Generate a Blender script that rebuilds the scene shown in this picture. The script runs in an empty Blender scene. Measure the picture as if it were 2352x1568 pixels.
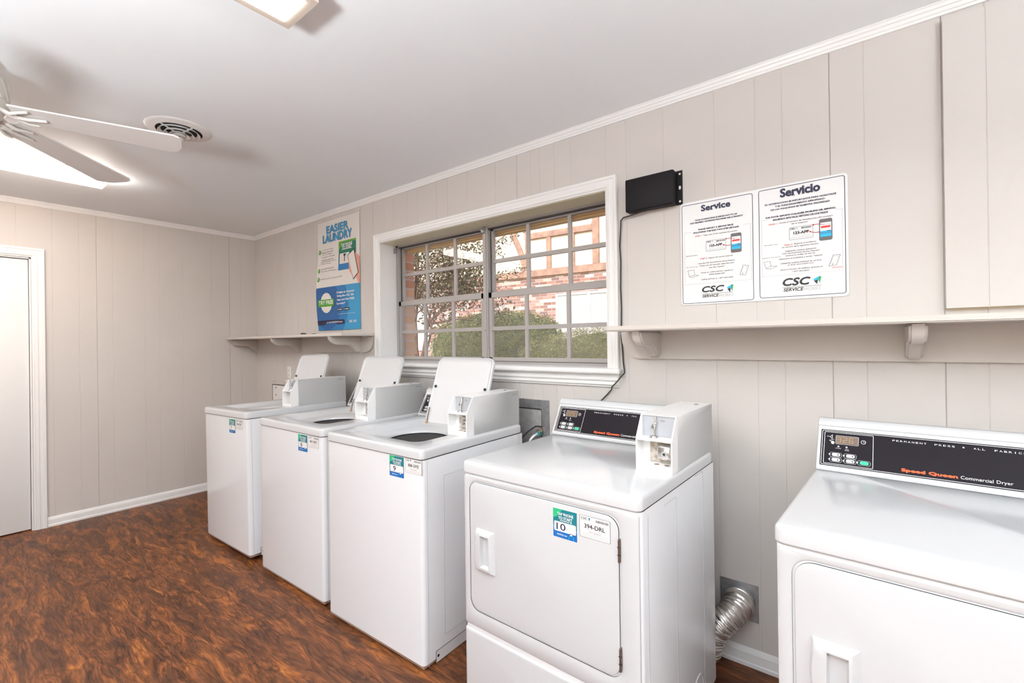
import bpy, bmesh, math, random
from mathutils import Vector, Matrix
random.seed(7)
SC = bpy.context.scene
COL = SC.collection
PI = math.pi
R = math.radians

# ------------------------------------------------------------------ materials
def mat(name, col, rough=0.5, metal=0.0, coat=0.0, spec=0.5, emit=None, estr=0.0, bump=None, var=None):
    m = bpy.data.materials.new(name); m.use_nodes = True
    nt = m.node_tree; p = nt.nodes['Principled BSDF']
    p.inputs['Base Color'].default_value = (*col, 1)
    p.inputs['Roughness'].default_value = rough
    p.inputs['Metallic'].default_value = metal
    p.inputs['Coat Weight'].default_value = coat
    p.inputs['Coat Roughness'].default_value = 0.08
    p.inputs['Specular IOR Level'].default_value = spec
    if emit:
        p.inputs['Emission Color'].default_value = (*emit, 1)
        p.inputs['Emission Strength'].default_value = estr
    if bump or var:
        tc = nt.nodes.new('ShaderNodeTexCoord')
        no = nt.nodes.new('ShaderNodeTexNoise')
        nt.links.new(tc.outputs['Object'], no.inputs['Vector'])
        no.inputs['Scale'].default_value = (bump or var)[0]
        no.inputs['Detail'].default_value = 5
        if bump:
            b = nt.nodes.new('ShaderNodeBump'); b.inputs['Strength'].default_value = bump[1]
            b.inputs['Distance'].default_value = 0.002
            nt.links.new(no.outputs['Fac'], b.inputs['Height'])
            nt.links.new(b.outputs['Normal'], p.inputs['Normal'])
        if var:
            n2 = nt.nodes.new('ShaderNodeTexNoise'); n2.inputs['Scale'].default_value = var[0]
            n2.inputs['Detail'].default_value = 6
            nt.links.new(tc.outputs['Object'], n2.inputs['Vector'])
            rp = nt.nodes.new('ShaderNodeValToRGB')
            rp.color_ramp.elements[0].position = 0.35; rp.color_ramp.elements[1].position = 0.65
            rp.color_ramp.elements[0].color = (*var[1], 1); rp.color_ramp.elements[1].color = (*col, 1)
            nt.links.new(n2.outputs['Fac'], rp.inputs['Fac'])
            nt.links.new(rp.outputs['Color'], p.inputs['Base Color'])
    return m

M = {}
M['wall'] = mat('painted_panelling', (0.60, 0.56, 0.53), 0.55, bump=(60, 0.05), var=(1.6, (0.585, 0.545, 0.515)))
M['ceil'] = mat('ceiling_paint', (0.82, 0.845, 0.865), 0.6, bump=(9, 0.12), var=(1.2, (0.80, 0.82, 0.84)))
M['trim'] = mat('white_trim', (0.82, 0.81, 0.80), 0.35, bump=(40, 0.05))
M['shelf'] = mat('shelf_paint', (0.60, 0.55, 0.51), 0.4, bump=(35, 0.05))
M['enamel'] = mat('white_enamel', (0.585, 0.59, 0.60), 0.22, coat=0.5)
M['meter'] = mat('white_meter_lit', (0.88, 0.875, 0.87), 0.3, coat=0.3)  # machine enamel lightened for the coin boxes, side light put into the colour
M['enamel_lit'] = mat('white_enamel_lit', (0.80, 0.81, 0.83), 0.18, coat=0.4)  # lighter copy of the enamel, side light put into the colour
M['plastic'] = mat('white_plastic', (0.80, 0.785, 0.77), 0.35)
M['lidin'] = mat('lid_inner', (0.62, 0.62, 0.63), 0.35)
M['dark'] = mat('dark_gap', (0.02, 0.018, 0.018), 0.7)
M['black'] = mat('black_plastic', (0.012, 0.010, 0.012), 0.35)
M['blackpaint'] = mat('black_enclosure', (0.008, 0.006, 0.008), 0.5, spec=.22)
M['panel'] = mat('console_black', (0.013, 0.010, 0.014), 0.45, spec=.12)
M['grey'] = mat('grey_plate', (0.42, 0.43, 0.46), 0.45)
M['lgrey'] = mat('light_grey_print', (0.45, 0.45, 0.45), 0.5)
M['chrome'] = mat('chrome', (0.62, 0.60, 0.58), 0.18, metal=1.0)
M['steel'] = mat('hinge_steel', (0.30, 0.24, 0.20), 0.35, metal=1.0)
M['galv'] = mat('galvanised_steel', (0.44, 0.44, 0.45), 0.38, metal=0.75, var=(45, (0.34, 0.34, 0.355)))
M['alu'] = mat('window_aluminium', (0.40, 0.375, 0.36), 0.45, metal=0.15, bump=(60, 0.1))
M['aludk'] = mat('window_track_dark', (0.07, 0.06, 0.055), 0.6)
M['foil'] = mat('foil', (0.72, 0.69, 0.66), 0.36, metal=1.0, bump=(70, 0.9))
M['fan'] = mat('fan_paint', (0.68, 0.66, 0.62), 0.4)
M['blade'] = mat('fan_blade', (0.72, 0.70, 0.68), 0.45)
M['fixture'] = mat('fixture_frame', (0.55, 0.47, 0.40), 0.5)
M['diffuser'] = mat('lamp_diffuser', (0.9, 0.9, 0.9), 0.5, emit=(1.0, 0.95, 0.89), estr=33)
M['lid_rust'] = mat('rust_edge', (0.45, 0.24, 0.12), 0.6, var=(60, (0.7, 0.55, 0.42)))
M['baserail'] = mat('base_rail', (0.36, 0.22, 0.17), 0.5)  # reddish reflection of the floor put into the rail colour
M['galvin'] = mat('galvanised_inner', (0.50, 0.48, 0.48), 0.45, metal=0.3, var=(30, (0.38, 0.37, 0.37)))
M['tub'] = mat('tub_enamel', (0.60, 0.61, 0.57), 0.3)
M['soffit'] = mat('cream_paint', (0.66, 0.60, 0.44), 0.4)
M['yellowwood'] = mat('yellow_wood', (0.88, 0.66, 0.32), 0.6, var=(8, (0.78, 0.55, 0.25)))
M['paperwhite'] = mat('paper_white', (0.74, 0.70, 0.66), 0.4)
M['signwhite'] = mat('sign_white', (0.78, 0.78, 0.78), 0.3)
M['stickwhite'] = mat('sticker_white', (0.82, 0.80, 0.79), 0.35)
M['navy'] = mat('print_navy', (0.012, 0.012, 0.05), 0.5)
M['pblack'] = mat('print_black', (0.012, 0.012, 0.014), 0.5)
M['pdark'] = mat('print_dark', (0.12, 0.11, 0.11), 0.5)
M['pgrey'] = mat('print_grey', (0.42, 0.42, 0.42), 0.5)
M['red'] = mat('print_red', (0.62, 0.03, 0.03), 0.5)
M['orange'] = mat('print_orange', (0.95, 0.10, 0.015), 0.45)
M['blue'] = mat('print_blue', (0.03, 0.26, 0.50), 0.5)
M['blue2'] = mat('print_mid_blue', (0.015, 0.17, 0.42), 0.5)
M['blue3'] = mat('print_deep_blue', (0.012, 0.10, 0.30), 0.5)
M['blue4'] = mat('print_light_blue', (0.03, 0.28, 0.52), 0.5)
M['cyan'] = mat('print_cyan', (0.01, 0.45, 0.75), 0.5)
M['teal'] = mat('print_teal', (0.005, 0.17, 0.21), 0.5)
M['green'] = mat('print_green', (0.02, 0.36, 0.10), 0.5)
M['green2'] = mat('print_dark_green', (0.01, 0.17, 0.10), 0.5)
M['lime'] = mat('print_lime', (0.08, 0.33, 0.02), 0.5)
M['stblue'] = mat('sticker_blue', (0.005, 0.13, 0.42), 0.5)
M['stgreen'] = mat('sticker_green', (0.02, 0.42, 0.18), 0.5)
M['pink'] = mat('print_skin', (0.70, 0.30, 0.22), 0.5)
M['white'] = mat('print_white', (0.85, 0.85, 0.85), 0.5)
M['lcd'] = mat('display_window', (0.17, 0.11, 0.08), 0.25)
M['digit'] = mat('display_digit', (0.36, 0.27, 0.15), 0.4)
M['btn'] = mat('button_white', (0.72, 0.72, 0.73), 0.35)
M['btng'] = mat('button_green', (0.03, 0.62, 0.30), 0.35)
M['rubber'] = mat('rubber', (0.03, 0.028, 0.028), 0.8)
M['brass'] = mat('valve_brass', (0.42, 0.30, 0.18), 0.4, metal=0.8)
M['tealp'] = mat('teal_plastic', (0.03, 0.28, 0.30), 0.5)
M['debris'] = mat('dusty_fluff', (0.20, 0.16, 0.13), 0.9, var=(50, (0.07, 0.055, 0.05)))
M['rustyplate'] = mat('corroded_plate', (0.60, 0.55, 0.49), 0.5, var=(70, (0.30, 0.23, 0.16)))
M['blind'] = mat('white_blind', (0.80, 0.80, 0.78), 0.5)
M['stucco'] = mat('cream_stucco', (0.88, 0.77, 0.60), 0.8, bump=(30, 0.2))
M['timber'] = mat('brown_timber', (0.50, 0.31, 0.22), 0.7, var=(7, (0.33, 0.20, 0.155)))
M['roofd'] = mat('roof_brown', (0.25, 0.18, 0.15), 0.8)
M['bark'] = mat('bark', (0.34, 0.22, 0.16), 0.8, var=(12, (0.22, 0.14, 0.10)))
M['paving'] = mat('pale_paving', (0.40, 0.31, 0.27), 0.8, var=(3, (0.33, 0.25, 0.22)))
M['soil'] = mat('hedge_core', (0.10, 0.11, 0.04), 0.9)

def leafmat(name, a, b):
    m = bpy.data.materials.new(name); m.use_nodes = True; nt = m.node_tree
    p = nt.nodes['Principled BSDF']; p.inputs['Roughness'].default_value = 0.45
    tc = nt.nodes.new('ShaderNodeTexCoord'); no = nt.nodes.new('ShaderNodeTexNoise')
    no.inputs['Scale'].default_value = 9; no.inputs['Detail'].default_value = 8
    nt.links.new(tc.outputs['Object'], no.inputs['Vector'])
    rp = nt.nodes.new('ShaderNodeValToRGB')
    rp.color_ramp.elements[0].position = .38; rp.color_ramp.elements[1].position = .62
    rp.color_ramp.elements[0].color = (*a, 1); rp.color_ramp.elements[1].color = (*b, 1)
    nt.links.new(no.outputs['Fac'], rp.inputs['Fac']); nt.links.new(rp.outputs['Color'], p.inputs['Base Color'])
    return m
M['leaf'] = leafmat('tree_leaf', (0.055, 0.05, 0.025), (0.20, 0.17, 0.07))
M['leafh'] = leafmat('hedge_leaf', (0.05, 0.075, 0.02), (0.26, 0.30, 0.07))
M['leafn'] = leafmat('near_hedge_leaf', (0.13, 0.135, 0.05), (0.38, 0.38, 0.17))

def floor_mat():
    m = bpy.data.materials.new('wood_vinyl_floor'); m.use_nodes = True; nt = m.node_tree; N = nt.nodes; L = nt.links
    p = N['Principled BSDF']
    tc = N.new('ShaderNodeTexCoord')
    # gentle domain warp so that the grain swirls
    mp0 = N.new('ShaderNodeMapping'); mp0.inputs['Scale'].default_value = (1.8, 5.0, 1)
    L.new(tc.outputs['Object'], mp0.inputs['Vector'])
    wn = N.new('ShaderNodeTexNoise'); wn.inputs['Scale'].default_value = 1.5; wn.inputs['Detail'].default_value = 3
    L.new(mp0.outputs['Vector'], wn.inputs['Vector'])
    sb = N.new('ShaderNodeVectorMath'); sb.operation = 'SUBTRACT'; sb.inputs[1].default_value = (.5, .5, .5)
    L.new(wn.outputs['Color'], sb.inputs[0])
    sc = N.new('ShaderNodeVectorMath'); sc.operation = 'MULTIPLY'; sc.inputs[1].default_value = (.22, .07, 0)
    L.new(sb.outputs[0], sc.inputs[0])
    ad = N.new('ShaderNodeVectorMath'); ad.operation = 'ADD'
    L.new(tc.outputs['Object'], ad.inputs[0]); L.new(sc.outputs[0], ad.inputs[1])
    # broad figure
    mp1 = N.new('ShaderNodeMapping'); mp1.inputs['Scale'].default_value = (4.0, 19, 1)
    L.new(ad.outputs[0], mp1.inputs['Vector'])
    n1 = N.new('ShaderNodeTexNoise'); n1.inputs['Scale'].default_value = 1.0; n1.inputs['Detail'].default_value = 8
    n1.inputs['Roughness'].default_value = .62; n1.inputs['Distortion'].default_value = .9
    L.new(mp1.outputs['Vector'], n1.inputs['Vector'])
    r1 = N.new('ShaderNodeValToRGB'); cr = r1.color_ramp
    cr.elements[0].position = .30; cr.elements[0].color = (.072, .030, .017, 1)
    cr.elements[1].position = .76; cr.elements[1].color = (.52, .18, .036, 1)
    e = cr.elements.new(.44); e.color = (.125, .047, .021, 1)
    e = cr.elements.new(.58); e.color = (.235, .082, .027, 1)
    L.new(n1.outputs['Fac'], r1.inputs['Fac'])
    # fine parallel grain lines and sparse jagged burl lines
    def contour(scale, detail, dist, freq, wid, dark):
        mp = N.new('ShaderNodeMapping'); mp.inputs['Scale'].default_value = scale; L.new(ad.outputs[0], mp.inputs['Vector'])
        n = N.new('ShaderNodeTexNoise'); n.inputs['Scale'].default_value = 1; n.inputs['Detail'].default_value = detail; n.inputs['Distortion'].default_value = dist
        L.new(mp.outputs['Vector'], n.inputs['Vector'])
        mu = N.new('ShaderNodeMath'); mu.operation = 'MULTIPLY'; mu.inputs[1].default_value = freq; L.new(n.outputs['Fac'], mu.inputs[0])
        pp = N.new('ShaderNodeMath'); pp.operation = 'PINGPONG'; pp.inputs[1].default_value = .5; L.new(mu.outputs[0], pp.inputs[0])
        rr = N.new('ShaderNodeValToRGB'); rr.color_ramp.elements[0].position = 0; rr.color_ramp.elements[1].position = wid
        rr.color_ramp.elements[0].color = (dark, dark*.92, dark*.9, 1); rr.color_ramp.elements[1].color = (1, 1, 1, 1); L.new(pp.outputs[0], rr.inputs['Fac'])
        return rr
    ra = contour((1.3, 15.0, 1), 2.2, .35, 17, .30, .58); rb = contour((2.6, 13.0, 1), 3.2, .5, 7, .16, .42)
    r2 = N.new('ShaderNodeMix'); r2.data_type = 'RGBA'; r2.blend_type = 'MULTIPLY'; r2.inputs[0].default_value = 1
    L.new(ra.outputs['Color'], r2.inputs[6]); L.new(rb.outputs['Color'], r2.inputs[7])
    # fine pores
    mp3 = N.new('ShaderNodeMapping'); mp3.inputs['Scale'].default_value = (14, 130, 1)
    L.new(ad.outputs[0], mp3.inputs['Vector'])
    n3 = N.new('ShaderNodeTexNoise'); n3.inputs['Scale'].default_value = 1; n3.inputs['Detail'].default_value = 3
    L.new(mp3.outputs['Vector'], n3.inputs['Vector'])
    r3 = N.new('ShaderNodeValToRGB'); r3.color_ramp.elements[0].position = .35; r3.color_ramp.elements[1].position = .6
    r3.color_ramp.elements[0].color = (.62, .6, .6, 1); r3.color_ramp.elements[1].color = (1.1, 1.1, 1.1, 1)
    L.new(n3.outputs['Fac'], r3.inputs['Fac'])
    a = N.new('ShaderNodeMix'); a.data_type = 'RGBA'; a.blend_type = 'MULTIPLY'; a.inputs[0].default_value = .8
    L.new(r1.outputs['Color'], a.inputs[6]); L.new(r2.outputs[2], a.inputs[7])
    b = N.new('ShaderNodeMix'); b.data_type = 'RGBA'; b.blend_type = 'MULTIPLY'; b.inputs[0].default_value = .8
    L.new(a.outputs[2], b.inputs[6]); L.new(r3.outputs['Color'], b.inputs[7])
    L.new(b.outputs[2], p.inputs['Base Color'])
    p.inputs['Roughness'].default_value = .42
    p.inputs['Specular IOR Level'].default_value = .22
    bp = N.new('ShaderNodeBump'); bp.inputs['Strength'].default_value = .25; bp.inputs['Distance'].default_value = .001
    L.new(n1.outputs['Fac'], bp.inputs['Height']); L.new(bp.outputs['Normal'], p.inputs['Normal'])
    return m
M['floor'] = floor_mat()

def brick_mat(name, horiz='X', warm=0):
    m = bpy.data.materials.new(name); m.use_nodes = True; nt = m.node_tree; N = nt.nodes; L = nt.links
    p = N['Principled BSDF']; p.inputs['Roughness'].default_value = .85
    tc = N.new('ShaderNodeTexCoord'); sp = N.new('ShaderNodeSeparateXYZ'); cb = N.new('ShaderNodeCombineXYZ')
    L.new(tc.outputs['Object'], sp.inputs[0]); L.new(sp.outputs[horiz], cb.inputs['X']); L.new(sp.outputs['Z'], cb.inputs['Y'])
    bt = N.new('ShaderNodeTexBrick'); L.new(cb.outputs[0], bt.inputs['Vector'])
    bt.inputs['Scale'].default_value = 1.0; bt.inputs['Brick Width'].default_value = .205; bt.inputs['Row Height'].default_value = .068
    bt.inputs['Mortar Size'].default_value = .005; bt.inputs['Mortar Smooth'].default_value = .2
    bt.inputs['Color1'].default_value = (0, 0, 0, 1); bt.inputs['Color2'].default_value = (1, 1, 1, 1); bt.inputs['Mortar'].default_value = (.5, .5, .5, 1)
    rp = N.new('ShaderNodeValToRGB'); rp.color_ramp.interpolation = 'CONSTANT'
    cols = [(.30, .14, .11), (.42, .23, .18), (.36, .18, .14), (.60, .46, .40), (.32, .17, .14), (.48, .30, .25), (.70, .60, .55), (.26, .16, .15)]
    if warm: cols = [(.62, .33, .18), (.70, .42, .26), (.55, .25, .13), (.72, .48, .30), (.60, .30, .2), (.68, .38, .22), (.75, .52, .36), (.42, .17, .10)]
    cr = rp.color_ramp; cr.elements[0].color = (*cols[0], 1); cr.elements[1].position = 1 / 8; cr.elements[1].color = (*cols[1], 1)
    for i in range(2, 8):
        e = cr.elements.new(i / 8); e.color = (*cols[i], 1)
    L.new(bt.outputs['Color'], rp.inputs['Fac'])
    mx = N.new('ShaderNodeMix'); mx.data_type = 'RGBA'; L.new(bt.outputs['Fac'], mx.inputs[0])
    L.new(rp.outputs['Color'], mx.inputs[6]); mx.inputs[7].default_value = (.55, .48, .44, 1)
    L.new(mx.outputs[2], p.inputs['Base Color'])
    return m
M['brick'] = brick_mat('red_brick', 'X')
M['brickw'] = brick_mat('tan_brick', 'Y', 1)
M['brickx'] = brick_mat('tan_brick_face', 'X', 1)

def glass_mat(name, dirt):
    m = bpy.data.materials.new(name); m.use_nodes = True; nt = m.node_tree; N = nt.nodes; L = nt.links
    for n in list(N):
        if n.type != 'OUTPUT_MATERIAL': N.remove(n)
    out = [n for n in N if n.type == 'OUTPUT_MATERIAL'][0]
    tr = N.new('ShaderNodeBsdfTransparent'); gl = N.new('ShaderNodeBsdfGlossy'); gl.inputs['Roughness'].default_value = .02
    fr = N.new('ShaderNodeFresnel'); fr.inputs['IOR'].default_value = 1.35
    m1 = N.new('ShaderNodeMixShader'); L.new(fr.outputs[0], m1.inputs[0]); L.new(tr.outputs[0], m1.inputs[1]); L.new(gl.outputs[0], m1.inputs[2])
    df = N.new('ShaderNodeBsdfDiffuse'); df.inputs['Color'].default_value = (.62, .58, .54, 1)
    tc = N.new('ShaderNodeTexCoord'); no = N.new('ShaderNodeTexNoise'); no.inputs['Scale'].default_value = 4; no.inputs['Detail'].default_value = 5
    L.new(tc.outputs['Object'], no.inputs['Vector'])
    mr = N.new('ShaderNodeMapRange'); mr.inputs['From Min'].default_value = .3; mr.inputs['From Max'].default_value = .75
    mr.inputs['To Min'].default_value = dirt * .75; mr.inputs['To Max'].default_value = dirt * 1.25
    L.new(no.outputs['Fac'], mr.inputs['Value'])
    m2 = N.new('ShaderNodeMixShader'); L.new(mr.outputs[0], m2.inputs[0]); L.new(m1.outputs[0], m2.inputs[1]); L.new(df.outputs[0], m2.inputs[2])
    L.new(m2.outputs[0], out.inputs['Surface'])
    return m
M['glass'] = glass_mat('window_glass', .05)
M['glassd'] = glass_mat('dusty_glass', .17)
M['farglass'] = mat('far_window_glass', (.35, .42, .50), .1)

# ------------------------------------------------------------------ mesh builder
class MB:
    def __init__(s): s.v = []; s.f = []; s.m = []; s.mats = []; s.smooth = []
    def mi(s, name):
        if name not in s.mats: s.mats.append(name)
        return s.mats.index(name)
    def add(s, verts, faces, m, smooth=False):
        o = len(s.v); s.v += [tuple(v) for v in verts]; k = s.mi(m)
        for f in faces: s.f.append([i + o for i in f]); s.m.append(k); s.smooth.append(smooth)
    def box(s, a, b, m):
        (x0, y0, z0), (x1, y1, z1) = a, b
        s.add([(x0,y0,z0),(x1,y0,z0),(x1,y1,z0),(x0,y1,z0),(x0,y0,z1),(x1,y0,z1),(x1,y1,z1),(x0,y1,z1)],
              [(0,3,2,1),(4,5,6,7),(0,1,5,4),(1,2,6,5),(2,3,7,6),(3,0,4,7)], m)
    def rbox(s, a, b, m, r=.004, seg=2, smooth=True):
        bm = bmesh.new(); bmesh.ops.create_cube(bm, size=1)
        for v in bm.verts:
            v.co = Vector([a[i] + (v.co[i] + .5) * (b[i] - a[i]) for i in range(3)])
        r = min(r, *(abs(b[i]-a[i]) * .49 for i in range(3)))
        bmesh.ops.bevel(bm, geom=bm.edges[:], offset=r, segments=seg, affect='EDGES', profile=.5)
        s.bm(bm, m, smooth)
    def bm(s, bm, m, smooth=False, mx=None):
        bm.verts.ensure_lookup_table(); bm.verts.index_update()
        vs = [(mx @ v.co if mx else v.co).copy() for v in bm.verts]
        s.add(vs, [[v.index for v in f.verts] for f in bm.faces], m, smooth); bm.free()
    def prism(s, pts, axis, a, b, m, smooth=False, caps=True):
        # pts 2D in the plane perpendicular to axis; X:(y,z) Y:(x,z) Z:(x,y)
        n = len(pts)
        def P(p, t):
            return {'X': (t, p[0], p[1]), 'Y': (p[0], t, p[1]), 'Z': (p[0], p[1], t)}[axis]
        vs = [P(p, a) for p in pts] + [P(p, b) for p in pts]
        fs = [(i, (i+1) % n, n + (i+1) % n, n + i) for i in range(n)]
        s.add(vs, fs, m, smooth)
        if caps:
            s.add([P(p, a) for p in pts], [list(range(n))[::-1]], m); s.add([P(p, b) for p in pts], [list(range(n))], m)
    def loops(s, L, m, closed=True, capA=False, capB=False, smooth=True):
        n = len(L[0]); vs = [p for l in L for p in l]; fs = []
        for k in range(len(L) - 1):
            for i in range(n if closed else n - 1):
                j = (i + 1) % n; fs.append((k*n+i, k*n+j, (k+1)*n+j, (k+1)*n+i))
        if capA: fs.append(list(range(n))[::-1])
        if capB: fs.append([(len(L)-1)*n + i for i in range(n)])
        s.add(vs, fs, m, smooth)
    def tube(s, pts, r, m, n=10, caps=True):
        pts = [Vector(p) for p in pts]; rr = r if isinstance(r, (list, tuple)) else [r] * len(pts)
        L = []; up = Vector((0, 0, 1)); prev = None
        for i, p in enumerate(pts):
            d = (pts[min(i+1, len(pts)-1)] - pts[max(i-1, 0)]).normalized()
            if prev is None:
                a = d.cross(up) if abs(d.dot(up)) < .95 else d.cross(Vector((1, 0, 0)))
            else: a = prev - d * prev.dot(d)
            a.normalize(); prev = a; b = d.cross(a)
            L.append([p + (a * math.cos(t) + b * math.sin(t)) * rr[i] for t in [2*PI*k/n for k in range(n)]])
        s.loops(L, m, True, caps, caps)
    def lathe(s, prof, m, c=(0,0,0), n=32, axis='Z', caps=False):
        L = []
        for (r, h) in prof:
            l = []
            for k in range(n):
                t = 2*PI*k/n
                if axis == 'Z': l.append((c[0]+r*math.cos(t), c[1]+r*math.sin(t), c[2]+h))
                elif axis == 'Y': l.append((c[0]+r*math.cos(t), c[1]+h, c[2]+r*math.sin(t)))
                else: l.append((c[0]+h, c[1]+r*math.cos(t), c[2]+r*math.sin(t)))
            L.append(l)
        s.loops(L, m, True, caps, caps)
    def build(s, name, parent=None, autos=True):
        me = bpy.data.meshes.new(name); me.from_pydata(s.v, [], s.f)
        for k in s.mats: me.materials.append(M[k])
        me.polygons.foreach_set('material_index', s.m)
        me.polygons.foreach_set('use_smooth', s.smooth)
        me.update()
        bm = bmesh.new(); bm.from_mesh(me); bmesh.ops.recalc_face_normals(bm, faces=bm.faces[:]) if autos else None
        bm.to_mesh(me); bm.free()
        if any(s.smooth):
            try: me.set_sharp_from_angle(angle=R(40))
            except Exception: pass
        o = bpy.data.objects.new(name, me); COL.objects.link(o)
        if parent: o.parent = parent
        return o

def rrpts(x0, z0, x1, z1, r, n=6):
    out = []
    for cx, cz, a0 in ((x1-r, z1-r, 0), (x0+r, z1-r, 90), (x0+r, z0+r, 180), (x1-r, z0+r, 270)):
        for k in range(n+1):
            t = R(a0 + 90*k/n); out.append((cx + r*math.cos(t), cz + r*math.sin(t)))
    return out
def ray_rr(cx, cy, x0, y0, x1, y1, r, N=0):
    """points round a rounded rectangle, the same count for every loop: 9 on each corner, 20 between corners"""
    c = rrpts(x0, y0, x1, y1, max(r, 1e-4), 8); out = []
    for q in range(4):
        out += c[q*9:(q+1)*9]; a = c[q*9+8]; b = c[((q+1)*9) % 36]
        out += [(a[0] + (b[0]-a[0])*k/21, a[1] + (b[1]-a[1])*k/21) for k in range(1, 21)]
    return out

# ------------------------------------------------------------------ flat printing
_glyph = {}
def glyphs(s, bold=0.0, shear=0.0):
    key = (s, bold, shear)
    if key in _glyph: return _glyph[key]
    cu = bpy.data.curves.new('t', 'FONT'); cu.body = s; cu.size = 1; cu.shear = shear
    cu.resolution_u = 3; cu.fill_mode = 'FRONT'
    ob = bpy.data.objects.new('t', cu); COL.objects.link(ob)
    dg = bpy.context.evaluated_depsgraph_get(); me = bpy.data.meshes.new_from_object(ob.evaluated_get(dg))
    vs = [(v.co.x, v.co.y) for v in me.vertices]; fs = [list(p.vertices) for p in me.polygons]
    bpy.data.objects.remove(ob); bpy.data.curves.remove(cu); bpy.data.meshes.remove(me)
    _glyph[key] = (vs, fs); return _glyph[key]

class Print(MB):
    """printing on a surface: fn(u, v, lift) -> 3D"""
    def __init__(s, fn, eps=.00035): super().__init__(); s.fn = fn; s.eps = eps
    def poly(s, pts, m, layer): s.add([s.fn(u, v, layer*s.eps) for u, v in pts], [list(range(len(pts)))], m)
    def rect(s, x0, z0, x1, z1, m, layer, nx=1, nz=1):
        vs = [s.fn(x0+(x1-x0)*i/nx, z0+(z1-z0)*j/nz, layer*s.eps) for j in range(nz+1) for i in range(nx+1)]
        fs = [(j*(nx+1)+i, j*(nx+1)+i+1, (j+1)*(nx+1)+i+1, (j+1)*(nx+1)+i) for j in range(nz) for i in range(nx)]
        s.add(vs, fs, m)
    def rr(s, x0, z0, x1, z1, r, m, layer, n=5): s.poly(rrpts(x0, z0, x1, z1, r, n), m, layer)
    def disc(s, cx, cz, rx, rz, m, layer, n=24): s.poly([(cx+rx*math.cos(2*PI*k/n), cz+rz*math.sin(2*PI*k/n)) for k in range(n)], m, layer)
    def frame(s, x0, z0, x1, z1, r, w, m, layer, n=5):
        a = rrpts(x0, z0, x1, z1, r, n); b = rrpts(x0+w, z0+w, x1-w, z1-w, max(r-w, .0002), n); k = len(a)
        s.add([s.fn(u, v, layer*s.eps) for u, v in a+b], [(i, (i+1) % k, k+(i+1) % k, k+i) for i in range(k)], m)
    def line(s, pts, w, m, layer, closed=False):
        n = len(pts)
        for i in range(n if closed else n-1):
            a, b = pts[i], pts[(i+1) % n]; dx, dz = b[0]-a[0], b[1]-a[1]; l = math.hypot(dx, dz) or 1
            px, pz = -dz/l*w/2, dx/l*w/2; ex, ez = dx/l*w/2, dz/l*w/2
            s.poly([(a[0]-ex+px, a[1]-ez+pz), (a[0]-ex-px, a[1]-ez-pz), (b[0]+ex-px, b[1]+ez-pz), (b[0]+ex+px, b[1]+ez+pz)], m, layer)
    def text(s, t, cx, cz, w, h, m, layer, bold=0.0, shear=0.0):
        vs, fs = glyphs(t, 0, shear)
        x0 = min(v[0] for v in vs); x1 = max(v[0] for v in vs); y0 = min(v[1] for v in vs); y1 = max(v[1] for v in vs)
        b = max(bold, 0)*h; kx = (w - 2*b)/(x1-x0); ky = (h - 2*b)/(y1-y0)
        for q, (dx, dz) in enumerate(((0, 0),) if b == 0 else ((-b, 0), (b, 0), (0, -b), (0, b), (-b*.7, -b*.7), (b*.7, b*.7), (-b*.7, b*.7), (b*.7, -b*.7))):
            s.add([s.fn(cx + dx - w/2 + b + (v[0]-x0)*kx, cz + dz - h/2 + b + (v[1]-y0)*ky, (layer + q*.10)*s.eps) for v in vs], fs, m)
    def finish(s, name, parent=None): return s.build(name, parent, autos=False)

# ------------------------------------------------------------------ scene graph
def tag(o, label, cat, group=None):
    o['label'] = label; o['category'] = cat
    if group: o['group'] = group
    return o
def thing(name, label, cat, loc=(0,0,0), rot=(0,0,0), group=None):
    o = bpy.data.objects.new(name, None); o.empty_display_size = .1; COL.objects.link(o)
    o.location = loc; o.rotation_euler = rot
    return tag(o, label, cat, group)
def struct(o): o['kind'] = 'structure'; return o
def sempty(name, loc=(0,0,0)):
    o = bpy.data.objects.new(name, None); COL.objects.link(o); o.location = loc; o['kind'] = 'structure'; return o
# ================================================================== THE ROOM
H = 2.44; XR = 7.3; YB = -3.95
GX = [.10, .298, .40, .55, .734, .84, .99, 1.14, 1.30, 1.40, 1.56, 1.66, 1.82, 1.97, 2.107, 2.213, 2.369, 2.475, 2.663, 2.766, 2.942, 3.168, 3.327,
      3.424, 3.484, 3.577, 3.681, 3.880, 3.986, 4.166, 4.385, 4.541, 4.637, 4.792, 4.893, 5.099, 5.20, 5.35, 5.45, 5.61, 5.83, 5.93, 6.12, 6.34, 6.44, 6.6, 6.72, 6.9, 7.0, 7.2]
GY = [-1.471, -1.322, -1.218, -1.119, -.909, -.805, -.63, -.401, -.246, -.145, -1.66, -1.75, -1.95, -2.1, -2.2, -2.4, -2.55, -2.7, -2.85, -3.0, -3.1, -3.3, -3.5, -3.6, -3.8]
STRONG = (4.792, .55, 5.099, -1.218, -.246, 1.97, 3.327)
def grooved(mb, a, b, z0, z1, grooves, mapf, m='wall'):
    pr = [(a, 0)]
    for g in sorted(grooves):
        w, d = (.0034, .004) if g in STRONG else (.0034, .0013)
        if a + .01 < g < b - .01: pr += [(g - w/2, 0), (g - w/4, d), (g + w/4, d), (g + w/2, 0)]
    pr.append((b, 0))
    L = [[mapf(t, dd, z) for t, dd in pr] for z in (z0, z1)]
    n = len(pr); vs = L[0] + L[1]
    mb.add(vs, [(i, i+1, n+i+1, n+i) for i in range(n-1)], m)
WX0, WX1, WZ0, WZ1 = 2.06, 3.89, 1.19, 2.086
w = MB()
mf = lambda t, d, z: (t, d, z)
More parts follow.
